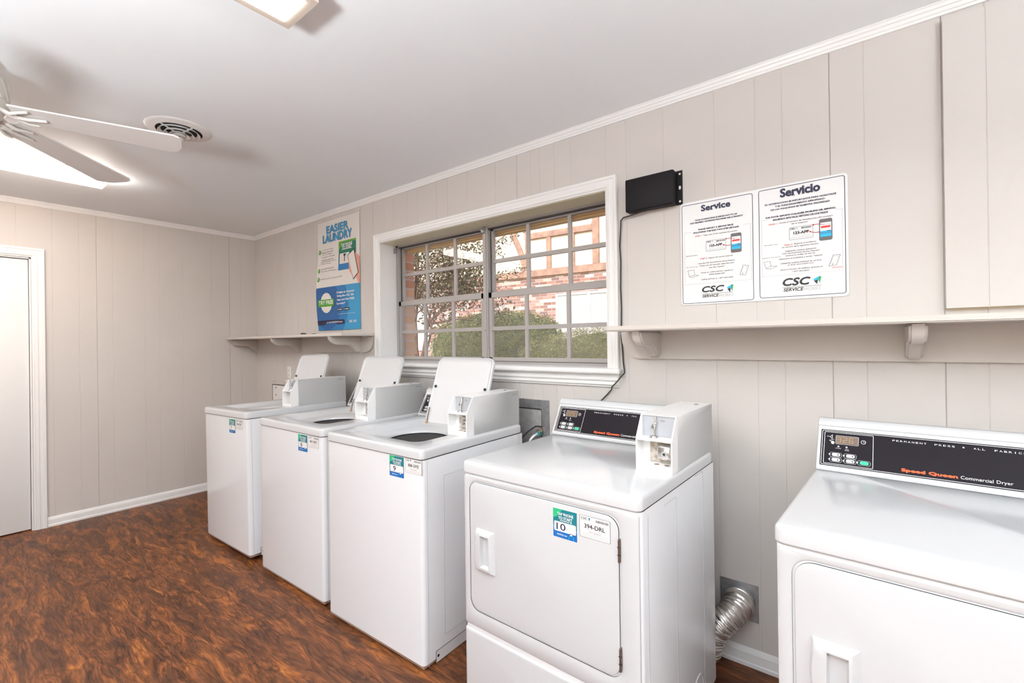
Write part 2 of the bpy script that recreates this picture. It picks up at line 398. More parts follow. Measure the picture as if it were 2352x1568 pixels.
for a, b, z0, z1 in ((0, WX0, 0, H), (WX0, WX1, 0, WZ0), (WX0, WX1, WZ1, H), (WX1, XR, 0, H)):
    grooved(w, a, b, z0, z1, GX, mf)
    w.box((a, .006, z0), (b, .19, z1), 'wall')
struct(w.build('wall_north', autos=False))
w = MB(); DY0, DY1, DZ = -2.50, -1.585, 2.02
mf = lambda t, d, z: (-d, t, z)
for a, b, z0, z1 in ((YB, DY0, 0, H), (DY0, DY1, DZ, H), (DY1, 0, 0, H)):
    grooved(w, a, b, z0, z1, GY, mf)
    w.box((-.15, a, z0), (-.006, b, z1), 'wall')
w.box((-.16, DY0, 0), (-.15, DY1, DZ), 'wall')
struct(w.build('wall_west', autos=False))
w = MB()   # south wall, with an opening added for extra daylight
SX0, SX1, SZ0, SZ1 = 3.4, 5.9, .95, 2.1
for a, b, z0, z1 in ((0, SX0, 0, H), (SX0, SX1, 0, SZ0), (SX0, SX1, SZ1, H), (SX1, XR, 0, H)):
    grooved(w, a, b, z0, z1, GX, lambda t, d, z: (t, YB - d, z))
    w.box((a, YB - .15, z0), (b, YB - .006, z1), 'wall')
struct(w.build('wall_south', autos=False))
w = MB(); grooved(w, YB, 0, 0, H, GY, lambda t, d, z: (XR + d, t, z)); w.box((XR+.006, YB, 0), (XR+.15, 0, H), 'wall')
struct(w.build('wall_east', autos=False))
w = MB(); w.box((-.15, YB - .15, -.12), (XR + .15, .19, 0), 'floor'); struct(w.build('floor', autos=False))
w = MB(); w.box((-.15, YB - .15, H), (XR + .15, .30, H + .12), 'ceil'); struct(w.build('ceiling', autos=False))

# crown moulding along both walls, mitred in the corner
cp = [(0, -.036), (.008, -.036), (.010, -.028), (.014, -.026), (.018, -.016), (.023, -.014), (.027, -.005), (.031, -.003), (.031, 0), (0, 0)]
w = MB(); w.loops([[(t, -t, H + z) for t, z in cp], [(XR, -t, H + z) for t, z in cp]], 'trim', smooth=False); struct(w.build('trim_1'))
w = MB(); w.loops([[(t, YB, H + z) for t, z in cp], [(t, -t, H + z) for t, z in cp]], 'trim', smooth=False); struct(w.build('trim_2'))
# baseboards
bp = [(0, 0), (.016, 0), (.016, .014), (.012, .018), (.011, .052), (.006, .068), (.0, .072)]
w = MB(); w.loops([[(0.0, -t, z) for t, z in bp], [(XR, -t, z) for t, z in bp]], 'trim', smooth=False); struct(w.build('baseboard_north'))
w = MB(); w.loops([[(t, -1.512, z) for t, z in bp], [(t, 0, z) for t, z in bp]], 'trim', smooth=False)
w.loops([[(t, YB, z) for t, z in bp], [(t, DY0 - .075, z) for t, z in bp]], 'trim', smooth=False); struct(w.build('baseboard_west'))

# casing swept round three sides
casp = [(0, 0), (0, .010), (.008, .012), (.012, .017), (.026, .019), (.032, .016), (.046, .017), (.050, .021), (.060, .022), (.063, .018), (.063, 0)]
def casing(mb, a0, a1, z0, z1, mapf, m='trim', k=1.0):
    P = [(a0, z0, -1, 0), (a0, z1, -1, 1), (a1, z1, 1, 1), (a1, z0, 1, 0)]
    mb.loops([[mapf(a + t*k*sa, h, z + t*k*sz) for t, h in casp] for a, z, sa, sz in P], m, closed=False, smooth=False)
# ------------------------------------------------------------------ door in the west wall
D = sempty('door_1')
w = MB(); casing(w, DY0, -1.584, 0, DZ - .002, lambda a, h, z: (h, a, z), k=1.12)
w.box((-.06, -1.594, 0), (.0, -1.583, DZ), 'trim'); w.box((-.06, DY0 - .002, DZ - .012), (.0, -1.583, DZ), 'trim'); w.box((-.06, DY0, 0), (0, DY0 + .01, DZ), 'trim')
w.build('door_casing', D)
w = MB(); w.rbox((-.055, DY0 + .013, .008), (-.018, -1.597, DZ - .016), 'trim', .002); w.build('door_slab', D)
w = MB(); w.lathe([(.028, 0), (.028, .006), (.012, .010), (.010, .03), (.026, .04), (.028, .055), (.016, .066), (0.001, .068)], 'chrome', (-.018, DY0 + .08, .96), 20, 'X'); w.build('door_knob', D)

# ------------------------------------------------------------------ window in the north wall
W1 = sempty('window_1')
w = MB(); casing(w, WX0, 3.878, 1.208, WZ1, lambda a, h, z: (a, -h, z)); w.build('window_casing', W1)
w = MB()   # lining of the reveal
w.box((WX0 - .01, -.001, 1.19), (WX0 + .003, .189, WZ1), 'trim'); w.box((WX1 - .003, -.001, 1.19), (WX1 + .01, .189, WZ1), 'trim'); w.build('window_jamb', W1)
w = MB(); w.box((WX0, -.001, WZ1 - .003), (WX1, .189, WZ1 + .006), 'soffit'); w.build('window_head', W1)
w = MB(); w.rbox((1.985, -.045, 1.180), (3.953, .0, 1.208), 'trim', .010, 3); w.box((WX0, -.005, 1.182), (WX1, .19, 1.208), 'trim'); w.build('window_sill', W1)
ap = [(0, 1.180), (.012, 1.180), (.014, 1.168), (.022, 1.162), (.022, 1.150), (.016, 1.142), (.018, 1.128), (.012, 1.122), (.010, 1.115), (0, 1.115)]
w = MB(); w.loops([[(2.0, -t, z) for t, z in ap], [(3.938, -t, z) for t, z in ap]], 'trim', capA=True, capB=True, smooth=False); w.build('window_apron', W1)
w = MB()   # aluminium outer frame and mullion
yf0, yf1 = .135, .19
w.box((WX0, yf0, 1.208), (WX0 + .028, yf1, WZ1), 'alu'); w.box((WX1 - .028, yf0, 1.208), (WX1, yf1, WZ1), 'alu')
w.box((WX0, yf0, 2.070), (WX1, yf1, WZ1), 'alu'); w.box((WX0, yf0, 1.208), (WX1, yf1, 1.222), 'alu')
w.box((2.945, yf0 - .004, 1.208), (2.985, yf1, WZ1), 'alu'); w.box((2.957, yf0 - .009, 1.208), (2.974, yf0, WZ1), 'alu')
for x in (WX0 + .028, 2.985): w.box((x, yf0 + .026, 1.664), (x + .008, yf1 - .006, 2.06), 'aludk')
w.box((WX0 + .028, yf0 + .006, 2.064), (WX1 - .028, yf1, 2.070), 'aludk')
w.box((WX0 + .028, yf0 + .004, 1.2215), (WX1 - .028, yf1, 1.226), 'aludk')
for z in (1.42, 1.82, 2.04): w.lathe([(.003, 0), (.003, -.001), (.0, -.001)], 'dark', (2.965, yf0 - .009, z), 10, 'Y')
w.build('window_frame', W1)
def sash(x0, x1, z0, z1, y, mun_z, gl, zt):
    s = MB(); t = .028
    s.box((x0, y, z0), (x0 + t*.8, y + .022, z1), 'alu'); s.box((x1 - t*.8, y, z0), (x1, y + .022, z1), 'alu')
    s.box((x0, y, z0), (x1, y + .022, z0 + t*.8), 'alu'); s.box((x0, y, z1 - zt), (x1, y + .022, z1), 'alu')
    wd = (x1 - x0) / 3
    for k in (1, 2): s.box((x0 + wd*k - .011, y + .002, z0 + .01), (x0 + wd*k + .011, y + .018, z1 - .01), 'alu')
    s.box((x0 + .01, y + .001, mun_z - .012), (x1 - .01, y + .019, mun_z + .012), 'alu')
    o = s.build('sash', W1)
    g = MB(); g.add([(x0 + .01, y + .010, z0 + .01), (x1 - .01, y + .010, z0 + .01), (x1 - .01, y + .010, z1 - .01), (x0 + .01, y + .010, z1 - .01)], [(0, 1, 2, 3)], gl); g.build('glass_pane', o, autos=False)
for x0, x1 in ((WX0 + .030, 2.944), (2.986, WX1 - .030)):
    sash(x0, x1, 1.646, 2.066, .163, 1.860, 'glass', .011)
    sash(x0, x1, 1.226, 1.660, .138, 1.430, 'glassd', .034)
for x, z in ((2.962, 2.060), (2.075, 2.045)):
    w = MB(); w.rbox((x - .014, .112, z - .02), (x + .010, .134, z + .018), 'galv', .003); w.lathe([(.006, 0), (.006, -.008), (0, -.009)], 'chrome', (x - .016, .120, z), 12, 'Y'); w.build('window_latch', W1)
w = MB(); w.rbox((2.24, .160, 1.252), (2.255, .164, 1.264), 'dark', .001); w.rbox((3.80, .160, 1.252), (3.825, .164, 1.262), 'dark', .001); w.build('vent_stop', W1)
# brickwork outside the opening, cream board over the head
w = MB()
w.box((-1.2, .19, -.3), (2.085, .29, 3.0), 'brickw'); w.box((3.90, .19, -.3), (8.0, .29, 3.0), 'brickw')
w.box((2.085, .19, -.3), (3.90, .29, 1.17), 'brickx'); w.box((2.085, .19, 2.105), (3.90, .29, 3.0), 'brickx')
struct(w.build('wall_exterior', autos=False))
w = MB(); w.box((2.085, .191, 2.050), (3.90, .225, 2.105), 'yellowwood'); w.box((2.085, .225, 2.042), (3.90, .262, 2.105), 'yellowwood'); w.box((2.085, .262, 2.048), (3.90, .289, 2.105), 'yellowwood'); struct(w.build('trim_3'))
# unseen window added behind the camera to let more daylight in
W2 = sempty('added_window')
w = MB(); casing(w, SX0, SX1, SZ0, SZ1, lambda a, h, z: (a, YB + h, z)); w.box((SX0 - .08, YB, SZ0 - .03), (SX1 + .08, YB + .04, SZ0), 'trim'); w.build('window_casing', W2)
w = MB()
for x in (SX0, 4.63, SX1 - .04): w.box((x, YB - .08, SZ0), (x + .04, YB - .04, SZ1), 'alu')
for z in (SZ0, 1.5, SZ1 - .04): w.box((SX0, YB - .08, z), (SX1, YB - .04, z + .04), 'alu')
w.build('window_frame', W2)

# raised panelling flap above the long shelf
w = MB(); grooved(w, 5.101, 6.30, 1.432, 2.38, [5.20, 5.35, 5.55, 5.7, 5.9, 6.05], lambda t, d, z: (t, -.020 + d, z))
w.box((5.101, -.0155, 1.432), (6.30, 0, 2.38), 'wall'); w.box((5.101, -.020, 1.4315), (6.30, -.002, 1.4335), 'yellowwood')
w.prism([(5.101, -.020), (5.101, -.0155), (5.102, -.0155)], 'Z', 1.432, 2.38, 'wall')
struct(w.build('trim_4', autos=False))

# ================================================================== SHELVES
def bracket(mb, x, ztop, dep, hgt, th):
    # ogee bracket profile in (y, z); front is -y
    pr = [(0, 0), (-dep, 0), (-dep*.985, -.018), (-dep*.93, -.040), (-dep*.84, -.056), (-dep*.72, -.062), (-dep*.42, -.064), (-dep*.33, -.070),
          (-dep*.27, -.084), (-dep*.23, -hgt*.82), (-dep*.18, -hgt*.95), (-dep*.11, -hgt), (0, -hgt)]
    bm = bmesh.new(); vs = [bm.verts.new((x - th/2, p[0], ztop + p[1])) for p in pr]; f = bm.faces.new(vs)
    r = bmesh.ops.extrude_face_region(bm, geom=[f]); bmesh.ops.translate(bm, vec=(th, 0, 0), verts=[v for v in r['geom'] if isinstance(v, bmesh.types.BMVert)])
    ed = [e for e in bm.edges if abs(e.verts[0].co.x - e.verts[1].co.x) < 1e-6 and e.verts[0].co.y + e.verts[1].co.y < -.004]
    bmesh.ops.bevel(bm, geom=ed, offset=.007, segments=2, affect='EDGES')
    mb.bm(bm, 'shelf', True)
S = thing('wall_shelf', 'short greige shelf in the room corner left of the window, above the washers', 'shelf', (0, 0, 1.28))
w = MB(); w.rbox((.012, -.285, .124), (1.992, 0, .144), 'shelf', .003); w.build('shelf_board', S)
w = MB(); w.prism([(.002, .0), (1.87, 0), (1.915, .008), (1.948, .03), (1.967, .065), (1.972, .124), (.002, .124)], 'Y', -.018, 0, 'shelf'); w.build('backing_board', S)
for x in (.035, .905, 1.80):
    w = MB(); bracket(w, x, .124, .255, .118, .040); o = w.build('bracket', S); o.location.y = -.018 if x > .1 else -.004
S = thing('wall_shelf', 'long greige shelf on the window wall, running right from the window under the service sign', 'shelf', (3.955, 0, 1.257))
w = MB(); pts = [(.03, 0), (2.9, 0), (2.9, -.30), (.075, -.30), (.05, -.293), (.036, -.275), (.03, -.25)]
bm = bmesh.new(); f = bm.faces.new([bm.verts.new((p[0], p[1], .126)) for p in pts]); r = bmesh.ops.extrude_face_region(bm, geom=[f])
bmesh.ops.translate(bm, vec=(0, 0, .021), verts=[v for v in r['geom'] if isinstance(v, bmesh.types.BMVert)])
bmesh.ops.bevel(bm, geom=[e for e in bm.edges if abs(e.verts[0].co.z - e.verts[1].co.z) < 1e-6], offset=.004, segments=2, affect='EDGES'); w.bm(bm, 'shelf', True); w.build('shelf_board', S)
w = MB(); w.prism([(.0, .126), (.006, .075), (.024, .035), (.05, .012), (.088, 0), (2.9, 0), (2.9, .126)], 'Y', -.018, 0, 'shelf'); w.build('backing_board', S)
for x in (.172, 1.062, 1.95):
    w = MB(); bracket(w, x, .124, .235, .115, .044); o = w.build('bracket', S); o.location.y = -.018

# ================================================================== SIGNS
SIGN = [
('Service',0.1477,0.4163,0.1184,0.0275,'navy',1),
('YOUR SATISFACTION IS IMPORTANT TO US',0.1475,0.3681,0.1690,0.0062,'navy',1),
('AND PROPERLY WORKING MACHINES ARE A PRIORITY',0.1478,0.3574,0.2126,0.0062,'navy',1),
('PLEASE REPORT A SERVICE ISSUE',0.1471,0.3258,0.1404,0.0066,'navy',1),
('FOLLOWING THE EASY TWO-STEP METHOD',0.1470,0.3138,0.1837,0.0066,'navy',1),
('STEP 1',0.0758,0.2980,0.0248,0.0058,'red',0),
('- Take note of the machine ID number',0.1623,0.2983,0.1417,0.0057,'black',0),
('CSC',0.1196,0.2669,0.0187,0.0057,'black',1),
('123-APP',0.1476,0.2496,0.0514,0.0104,'black',1),
('Download Here',0.0474,0.2160,0.0485,0.0039,'black',0),
('CSC Service App',0.0474,0.1653,0.0499,0.0039,'black',0),
('STEP 2',0.0964,0.1975,0.0267,0.0058,'red',0),
('- Report the service issue by:',0.1639,0.1972,0.1017,0.0061,'black',0),
('Using the CSC ServiceWorks Service Request',0.1476,0.1771,0.1483,0.0066,'black',0),
('Simply scan the barcode, select the issue',0.1495,0.1667,0.1383,0.0066,'black',0),
('and click "Submit"',0.1494,0.1566,0.0629,0.0057,'black',0),
('Using our online service request at',0.1492,0.1364,0.1294,0.0066,'black',0),
('www.cscsw.com',0.1496,0.1265,0.0633,0.0047,'black',0),
('Calling toll free at 1-877-264-6622',0.1495,0.1072,0.1280,0.0066,'black',0),
('CSC',0.1337,0.0643,0.0909,0.0267,'black',2),
('SERVICE',0.1230,0.0355,0.0676,0.0124,'black',3),
('WORKS',0.1853,0.0340,0.0545,0.0122,'grey',3),
('Servicio',0.4541,0.4188,0.1327,0.0351,'navy',1),
('SU SATISFACCION ES IMPORTANTE PARA NOSOTROS',0.4520,0.3820,0.2348,0.0064,'navy',1),
('Y EL FUNCIONAMIENTO APROPIADO',0.4522,0.3701,0.1632,0.0064,'navy',1),
('DE LAS MAQUINAS ES NUESTRA PRIORIDAD',0.4523,0.3578,0.1950,0.0069,'navy',1),
('POR FAVOR, REPORTE CUALQUIER PROBLEMA DEL SERVICIO,',0.4526,0.3294,0.2310,0.0073,'navy',1),
('SIGUIENDO ESTE FACIL METODO DE DOS PASOS',0.4528,0.3179,0.1814,0.0069,'navy',1),
('PASO 1',0.3624,0.3014,0.0284,0.0062,'red',0),
('- Anote el número de identificación (ID number)',0.4681,0.3017,0.1791,0.0068,'black',0),
('de la máquina',0.4523,0.2923,0.0531,0.0064,'black',0),
('CSC',0.4292,0.2726,0.0186,0.0060,'black',1),
('123-APP',0.4572,0.2554,0.0510,0.0111,'black',1),
('Descargue Aqui',0.3546,0.2199,0.0481,0.0040,'black',0),
('Aplicacion CSC Service',0.3552,0.1694,0.0625,0.0040,'black',0),
('PASO 2',0.4141,0.2126,0.0252,0.0056,'red',0),
('- Reporte el problema',0.4669,0.2133,0.0768,0.0068,'black',0),
('de servicio de la siguiente manera:',0.4529,0.2040,0.1207,0.0064,'black',0),
('Utilizando nuestra aplicacion',0.4540,0.1876,0.1019,0.0069,'black',0),
('"CSC ServiceWorks Service Request"',0.4540,0.1790,0.1249,0.0069,'black',0),
('escanea el codigo de barras,',0.4535,0.1703,0.0976,0.0064,'black',0),
('seleccione el problema y enviar "Submit"',0.4537,0.1592,0.1439,0.0069,'black',0),
('Utilizando nuestra solicitud de servicio',0.4537,0.1421,0.1352,0.0056,'black',0),
('en linea www.cscsw.com',0.4536,0.1341,0.0859,0.0051,'black',0),
('Llame al número de teléfono gratuito al',0.4544,0.1163,0.1387,0.0069,'black',0),
('1-877-264-6622',0.4545,0.1072,0.0548,0.0056,'black',0),
('CSC',0.4392,0.0674,0.0929,0.0310,'black',2),
('SERVICE',0.4290,0.0374,0.0680,0.0138,'black',3),
('WORKS',0.4904,0.0362,0.0534,0.0135,'grey',3),
]
G = thing('service_sign', 'white two-panel bilingual service notice sign screwed above the long shelf', 'sign', (4.24, 0, 1.495))
fn = lambda u, v, l: (u, -.0042 - l, v)
w = MB(); bm = bmesh.new(); f = bm.faces.new([bm.verts.new((p[0], -.001, p[1])) for p in rrpts(0, 0, .604, .452, .014, 5)])
r = bmesh.ops.extrude_face_region(bm, geom=[f]); bmesh.ops.translate(bm, vec=(0, -.003, 0), verts=[v for v in r['geom'] if isinstance(v, bmesh.types.BMVert)]); w.bm(bm, 'signwhite'); w.build('sign_plate', G)
def card(p, x0, z0, x1, z1, num):
    p.frame(x0, z0, x1, z1, .004, .0009, 'pblack', 1)
    w_, h_ = x1-x0, z1-z0
    k = x0 + .52*w_
    while k < x1 - .05*w_:
        b = random.choice((.0006, .0011, .0016)); p.rect(k, z0 + .80*h_, k + b, z0 + .93*h_, 'pblack', 1); k += b + random.choice((.0007, .0012))
    p.poly([(x0+.31*w_, z0+.93*h_), (x0+.36*w_, z0+.93*h_), (x0+.33*w_, z0+.78*h_)], 'cyan', 1)
    for i, (a, b) in enumerate(((.18, .82), (.12, .45), (.52, .9), (.07, .93), (.07, .93))):
        z = z0 + h_*(.70, .30, .28, .17, .10)[i]; p.rect(x0 + a*w_, z, x0 + b*w_, z + .0008, 'pgrey', 1)
def handphone(p, x0, z0, x1, z1):
    p.rr(x0, z0, x1, z1, .006, 'pdark', 1); p.rect(x0+.0035, z0+.014, x1-.0035, z1-.014, 'white', 2)
    zz = z0+.014; hh = (z1-z0) - .028
    p.rect(x0+.0035, zz, x1-.0035, zz+hh*.42, 'cyan', 3); p.rect(x0+.0035, zz+hh*.2, x1-.0035, zz+hh*.34, 'blue', 4)
    p.rect(x0+.006, zz+hh*.62, x1-.006, zz+hh*.76, 'red', 4); p.rect(x1-.016, zz+hh*.36, x1-.006, zz+hh*.41, 'navy', 4); p.rect(x0+.008, zz+hh*.86, x1-.008, zz+hh*.88, 'pgrey', 4)
def laptop(p, L): p.line([L[0], L[1], L[2], L[5]], .0012, 'pdark', 1, True); p.line([L[2], L[3], L[4], L[5]], .0012, 'pdark', 1, True); p.line([L[2], L[4]], .0008, 'pgrey', 1)
def handset(p, L):
    p.line(L, .0014, 'pdark', 1, True); c = [(sum(q[0] for q in L)/4), (sum(q[1] for q in L)/4)]
    p.line([(c[0] + (q[0]-c[0])*.68, c[1] + .003 + (q[1]-c[1])*.62) for q in L], .0009, 'pgrey', 1, True)
    b = ((L[2][0]+L[3][0])/2, (L[2][1]+L[3][1])/2 + .005); p.disc(b[0], b[1], .003, .003, 'pgrey', 1)
def arrow(p, a, b, bend):
    pts = [(a[0] + (b[0]-a[0])*t, a[1] + (b[1]-a[1])*t + bend*math.sin(PI*t)) for t in [i/8 for i in range(9)]]
    p.line(pts, .002, 'red', 3); d = (pts[-1][0]-pts[-2][0], pts[-1][1]-pts[-2][1]); l = math.hypot(*d); d = (d[0]/l, d[1]/l)
    q = pts[-1]; p.poly([(q[0]+d[0]*.006, q[1]+d[1]*.006), (q[0]-d[1]*.004, q[1]+d[0]*.004), (q[0]+d[1]*.004, q[1]-d[0]*.004)], 'red', 3)
def logo_arrow(p, x0, z0, x1, z1):
    W_, H_ = x1-x0, z1-z0; P = lambda a, b: (x0+a*W_, z0+b*H_)
    p.poly([P(0, .62), P(.86, 1), P(.55, .5), P(.35, .42)], 'cyan', 1); p.poly([P(.1, .45), P(.42, .5), P(.62, .56), P(.5, 0)], 'navy', 2); p.poly([P(.70, .95), P(1, .92), P(.82, .10), P(.62, .55)], 'green', 1)
p = Print(fn)
for x0, z0, x1, z1 in ((.006, .006, .291, .4412), (.312, .010, .596, .444)): p.frame(x0, z0, x1, z1, .009, .0022, 'navy', 1)
for x0, z0, x1, z1, gl, gr in ((.0165, .0905, .282, .319, .03, .026), (.322, .096, .586, .322, .018, .022)):
    p.line([(x0, z0), (x1, z0), (x1, z1), (x1 - gr, z1)], .0009, 'pgrey', 1); p.line([(x0, z0), (x0, z1), (x0 + gl, z1)], .0009, 'pgrey', 1)
card(p, .1073, .2265, .1872, .2722, '123-APP'); card(p, .4174, .2298, .4957, .2788, '123-APP')
handphone(p, .2063, .2080, .2475, .2886); handphone(p, .5147, .2131, .5562, .2943)
arrow(p, (.222, .2665), (.190, .2705), .002); arrow(p, (.210, .243), (.180, .245), -.003)
arrow(p, (.530, .2725), (.498, .2775), .002); arrow(p, (.518, .248), (.488, .2525), -.003)
laptop(p, [(.0295, .1521), (.0566, .1516), (.0587, .1304), (.0751, .1273), (.0467, .1194), (.0349, .1254)]); laptop(p, [(.3285, .1548), (.3506, .1553), (.3531, .1364), (.3745, .134), (.351, .1246), (.3361, .128)])
handset(p, [(.2522, .1523), (.2729, .1486), (.2613, .1101), (.2391, .1137)]); handset(p, [(.5575, .1548), (.5788, .1542), (.5672, .1165), (.5434, .1151)])
logo_arrow(p, .188, .044, .2145, .078); logo_arrow(p, .4925, .0515, .520, .082)
p.line([(.0865, .0448), (.2114, .0448)], .0012, 'pblack', 1); p.line([(.3918, .047), (.5194, .047)], .0012, 'pblack', 1)
for (a, b, c) in ((.553, .585, .1095), (.553, .585, .1065)): p.rect(a, c, b, c + .001, 'red', 1)
SERIF = {'S': .0, 'e': 0}
for t, cx, cz, w_, h_, c, st in SIGN:
    m = {'navy': 'navy', 'black': 'pdark' if st == 0 else 'pblack', 'red': 'red', 'grey': 'pgrey'}[c]
    p.text(t, cx, cz, w_, h_, m, 2, bold={0: .012, 1: .055 if h_ > .02 else .06, 2: .05, 3: .03 if c == 'black' else 0}[st], shear=.22 if st in (2, 3) else 0)
    if t in ('Service', 'Servicio'):      # slab serifs of the heading
        gx = lambda q: (min(v[0] for v in glyphs(q)[0]), max(v[0] for v in glyphs(q)[0]))
        a0_, a1_ = gx(t); K = w_/(a1_ - a0_); b = cz - h_/2
        for k, ch in enumerate(t):
            if ch not in 'rvi': continue
            e1 = gx(t[:k+1])[1]; wd = gx(ch)[1] - gx(ch)[0]; e0 = e1 - wd
            x_ = lambda q: cx - w_/2 + (q - a0_)*K
            if ch in 'ri':
                st_ = .16 if ch == 'r' else wd
                p.rect(x_(e0 - .05), b + h_*.02, x_(e0 + st_ + .05), b + h_*.02 + .0028, m, 2)
            else:
                for c_ in (e0 + .06, e1 - .06): p.rect(x_(c_ - .10), b + h_*.66, x_(c_ + .10), b + h_*.66 + .003, m, 2)
p.finish('sign_print', G)

POSTER = [
('EASIER',0.2957,0.8330,0.3197,0.0654,'blue',1),
('LAUNDRY',0.2928,0.7608,0.4253,0.0706,'blue',1),
('TAP PHONE',0.4345,0.6770,0.1558,0.0232,'white',1),
('TO START',0.4361,0.6542,0.1340,0.0232,'white',1),
('Conveniently, TAP the',0.1475,0.6699,0.1739,0.0122,'dark',0),
('machine sticker with',0.1486,0.6514,0.1710,0.0122,'dark',0),
('your NFC enabled',0.1399,0.6316,0.1546,0.0122,'dark',0),
('smartphone, OR SCAN',0.1598,0.6103,0.1955,0.0122,'dark',0),
('a machine code with',0.1491,0.5880,0.1752,0.0122,'dark',0),
('your smartphone camera',0.1710,0.5705,0.2199,0.0121,'dark',0),
('or QR code app',0.1326,0.5541,0.1380,0.0122,'dark',0),
('PAY with Google Pay,',0.1624,0.5110,0.1912,0.0137,'dark',0),
('Apple Pay, or credit card',0.1788,0.4898,0.2193,0.0136,'dark',0),
('Load the machine and press START',0.2216,0.4270,0.3079,0.0120,'dark',0),
('1',0.0269,0.6597,0.0204,0.0202,'white',1),
('2',0.0296,0.5022,0.0218,0.0202,'white',1),
('3',0.0278,0.4292,0.0218,0.0202,'white',1),
('TRY FREE',0.1457,0.2299,0.2060,0.0320,'white',1),
('Create an Account',0.4194,0.3020,0.2358,0.0204,'white',1),
('Using the CSC GO',0.4176,0.2704,0.2282,0.0219,'white',1),
('App and Get FREE',0.4193,0.2403,0.2333,0.0219,'white',1),
('Laundry*',0.3608,0.2101,0.1176,0.0206,'white',1),
('or visit MyCSCGO.com',0.2597,0.0635,0.2228,0.0150,'white',1),
('CSC GO',0.5105,0.0632,0.0994,0.0187,'white',1),
]
Pn = thing('laundry_poster', 'tall paper poster with blue lower half above the short shelf, left of the window', 'poster', (1.2, 0, 1.462))
def pfn(u, v, l):      # the lower left of the sheet stands off the wall
    a = max(0, 1 - u/.62) ; c = math.sin(min(max(v/.62, 0), 1)*PI)
    b = max(0, 1 - v/.25)
    return (u - .006*b*a, -.004 - .022*a*c - .006*math.sin(min(u/.6, 1)*PI)*b - l, v)
p = Print(pfn, .0006)
p.rect(0, 0, .604, .905, 'paperwhite', 0, 12, 24)
p.rect(0, 0, .604, .357, 'blue4', 1, 24, 16)
def clipped_disc(cx, cz, rad, m, layer, n=40, k=8):
    a, b = max(0, cx - rad), min(.604, cx + rad)
    for i in range(n):
        q = []
        for x in (a + (b-a)*i/n, a + (b-a)*(i+1)/n):
            e = math.sqrt(max(rad*rad - (x-cx)**2, 0)); q.append((x, max(0, cz - e), min(.357, cz + e)))
        (xa, la, ha), (xb, lb, hb) = q
        for t in range(k): p.poly([(xa, la + (ha-la)*t/k), (xb, lb + (hb-lb)*t/k), (xb, lb + (hb-lb)*(t+1)/k), (xa, la + (ha-la)*(t+1)/k)], m, layer)
clipped_disc(.15, .2, .30, 'blue2', 1.7); clipped_disc(.15, .2, .20, 'blue3', 2.4)
p.rr(.004, .044, .402, .083, .018, 'navy', 5); p.rect(.0, .044, .05, .083, 'navy', 4)
n = 36; p.poly([(.149 + (.080 if k % 2 else .086)*math.cos(2*PI*k/n), .226 + (.080 if k % 2 else .086)*math.sin(2*PI*k/n)) for k in range(n)], 'paperwhite', 5)
p.poly([(.028, .196), (.262, .196), (.262, .255), (.028, .255)], 'lime', 7)
p.rr(.3035, .1535, .376, .1735, .003, 'pblack', 4); p.rr(.3928, .153, .467, .1742, .003, 'pblack', 4)
for x in (.312, .401): p.disc(x, .1635, .004, .005, 'white', 5); p.rect(x + .012, .160, x + .054, .1665, 'paperwhite', 5)
p.rect(.307, .127, .537, .1285, 'white', 4, 8, 1)
for i in range(14):
    z0 = .478 + (.710-.478)*i/14; z1 = .478 + (.710-.478)*(i+1)/14
    p.rect(.315, z0, .555, z1, 'blue2' if i < 4 else ('teal' if i < 6 else ('green2' if i < 11 else 'lime' if i > 12 else 'green2')), 2)
p.poly([(.315, .71), (.315, .64), (.40, .71)], 'lime', 3)
p.rr(.332, .528, .466, .612, .008, 'paperwhite', 4); p.rect(.396, .545, .406, .597, 'navy', 5); p.disc(.401, .597, .016, .010, 'navy', 5); p.rect(.41, .60, .43, .606, 'cyan', 5)
p.rect(.36, .640, .50, .6445, 'white', 4)
p.poly([(.545, .602), (.600, .560), (.603, .372), (.585, .352), (.560, .40)], 'pink', 5); p.poly([(.453, .553), (.478, .560), (.53, .43), (.50, .432), (.470, .46)], 'pink', 5)
p.poly([(.439, .586), (.531, .631), (.591, .437), (.521, .388)], 'pblack', 6); p.poly([(.447, .583), (.527, .621), (.582, .438), (.523, .397)], 'paperwhite', 7)
for x, z in ((.0269, .6589), (.0303, .5013), (.0285, .4284)): p.disc(x, z, .019, .019, 'lime', 2)
for t, cx, cz, w_, h_, c, st in POSTER:
    if t == '1': w_ *= .4
    m = {'blue': 'blue', 'white': 'white', 'dark': 'pdark'}[c]
    p.text(t, cx, cz, w_, h_, m, 9 if c == 'white' else 6.5, bold=(.05 if h_ > .05 else .035) if st and len(t) > 1 else 0)
p.disc(.446, .0632, .006, .008, 'navy', 4)
p.finish('poster_sheet', Pn)

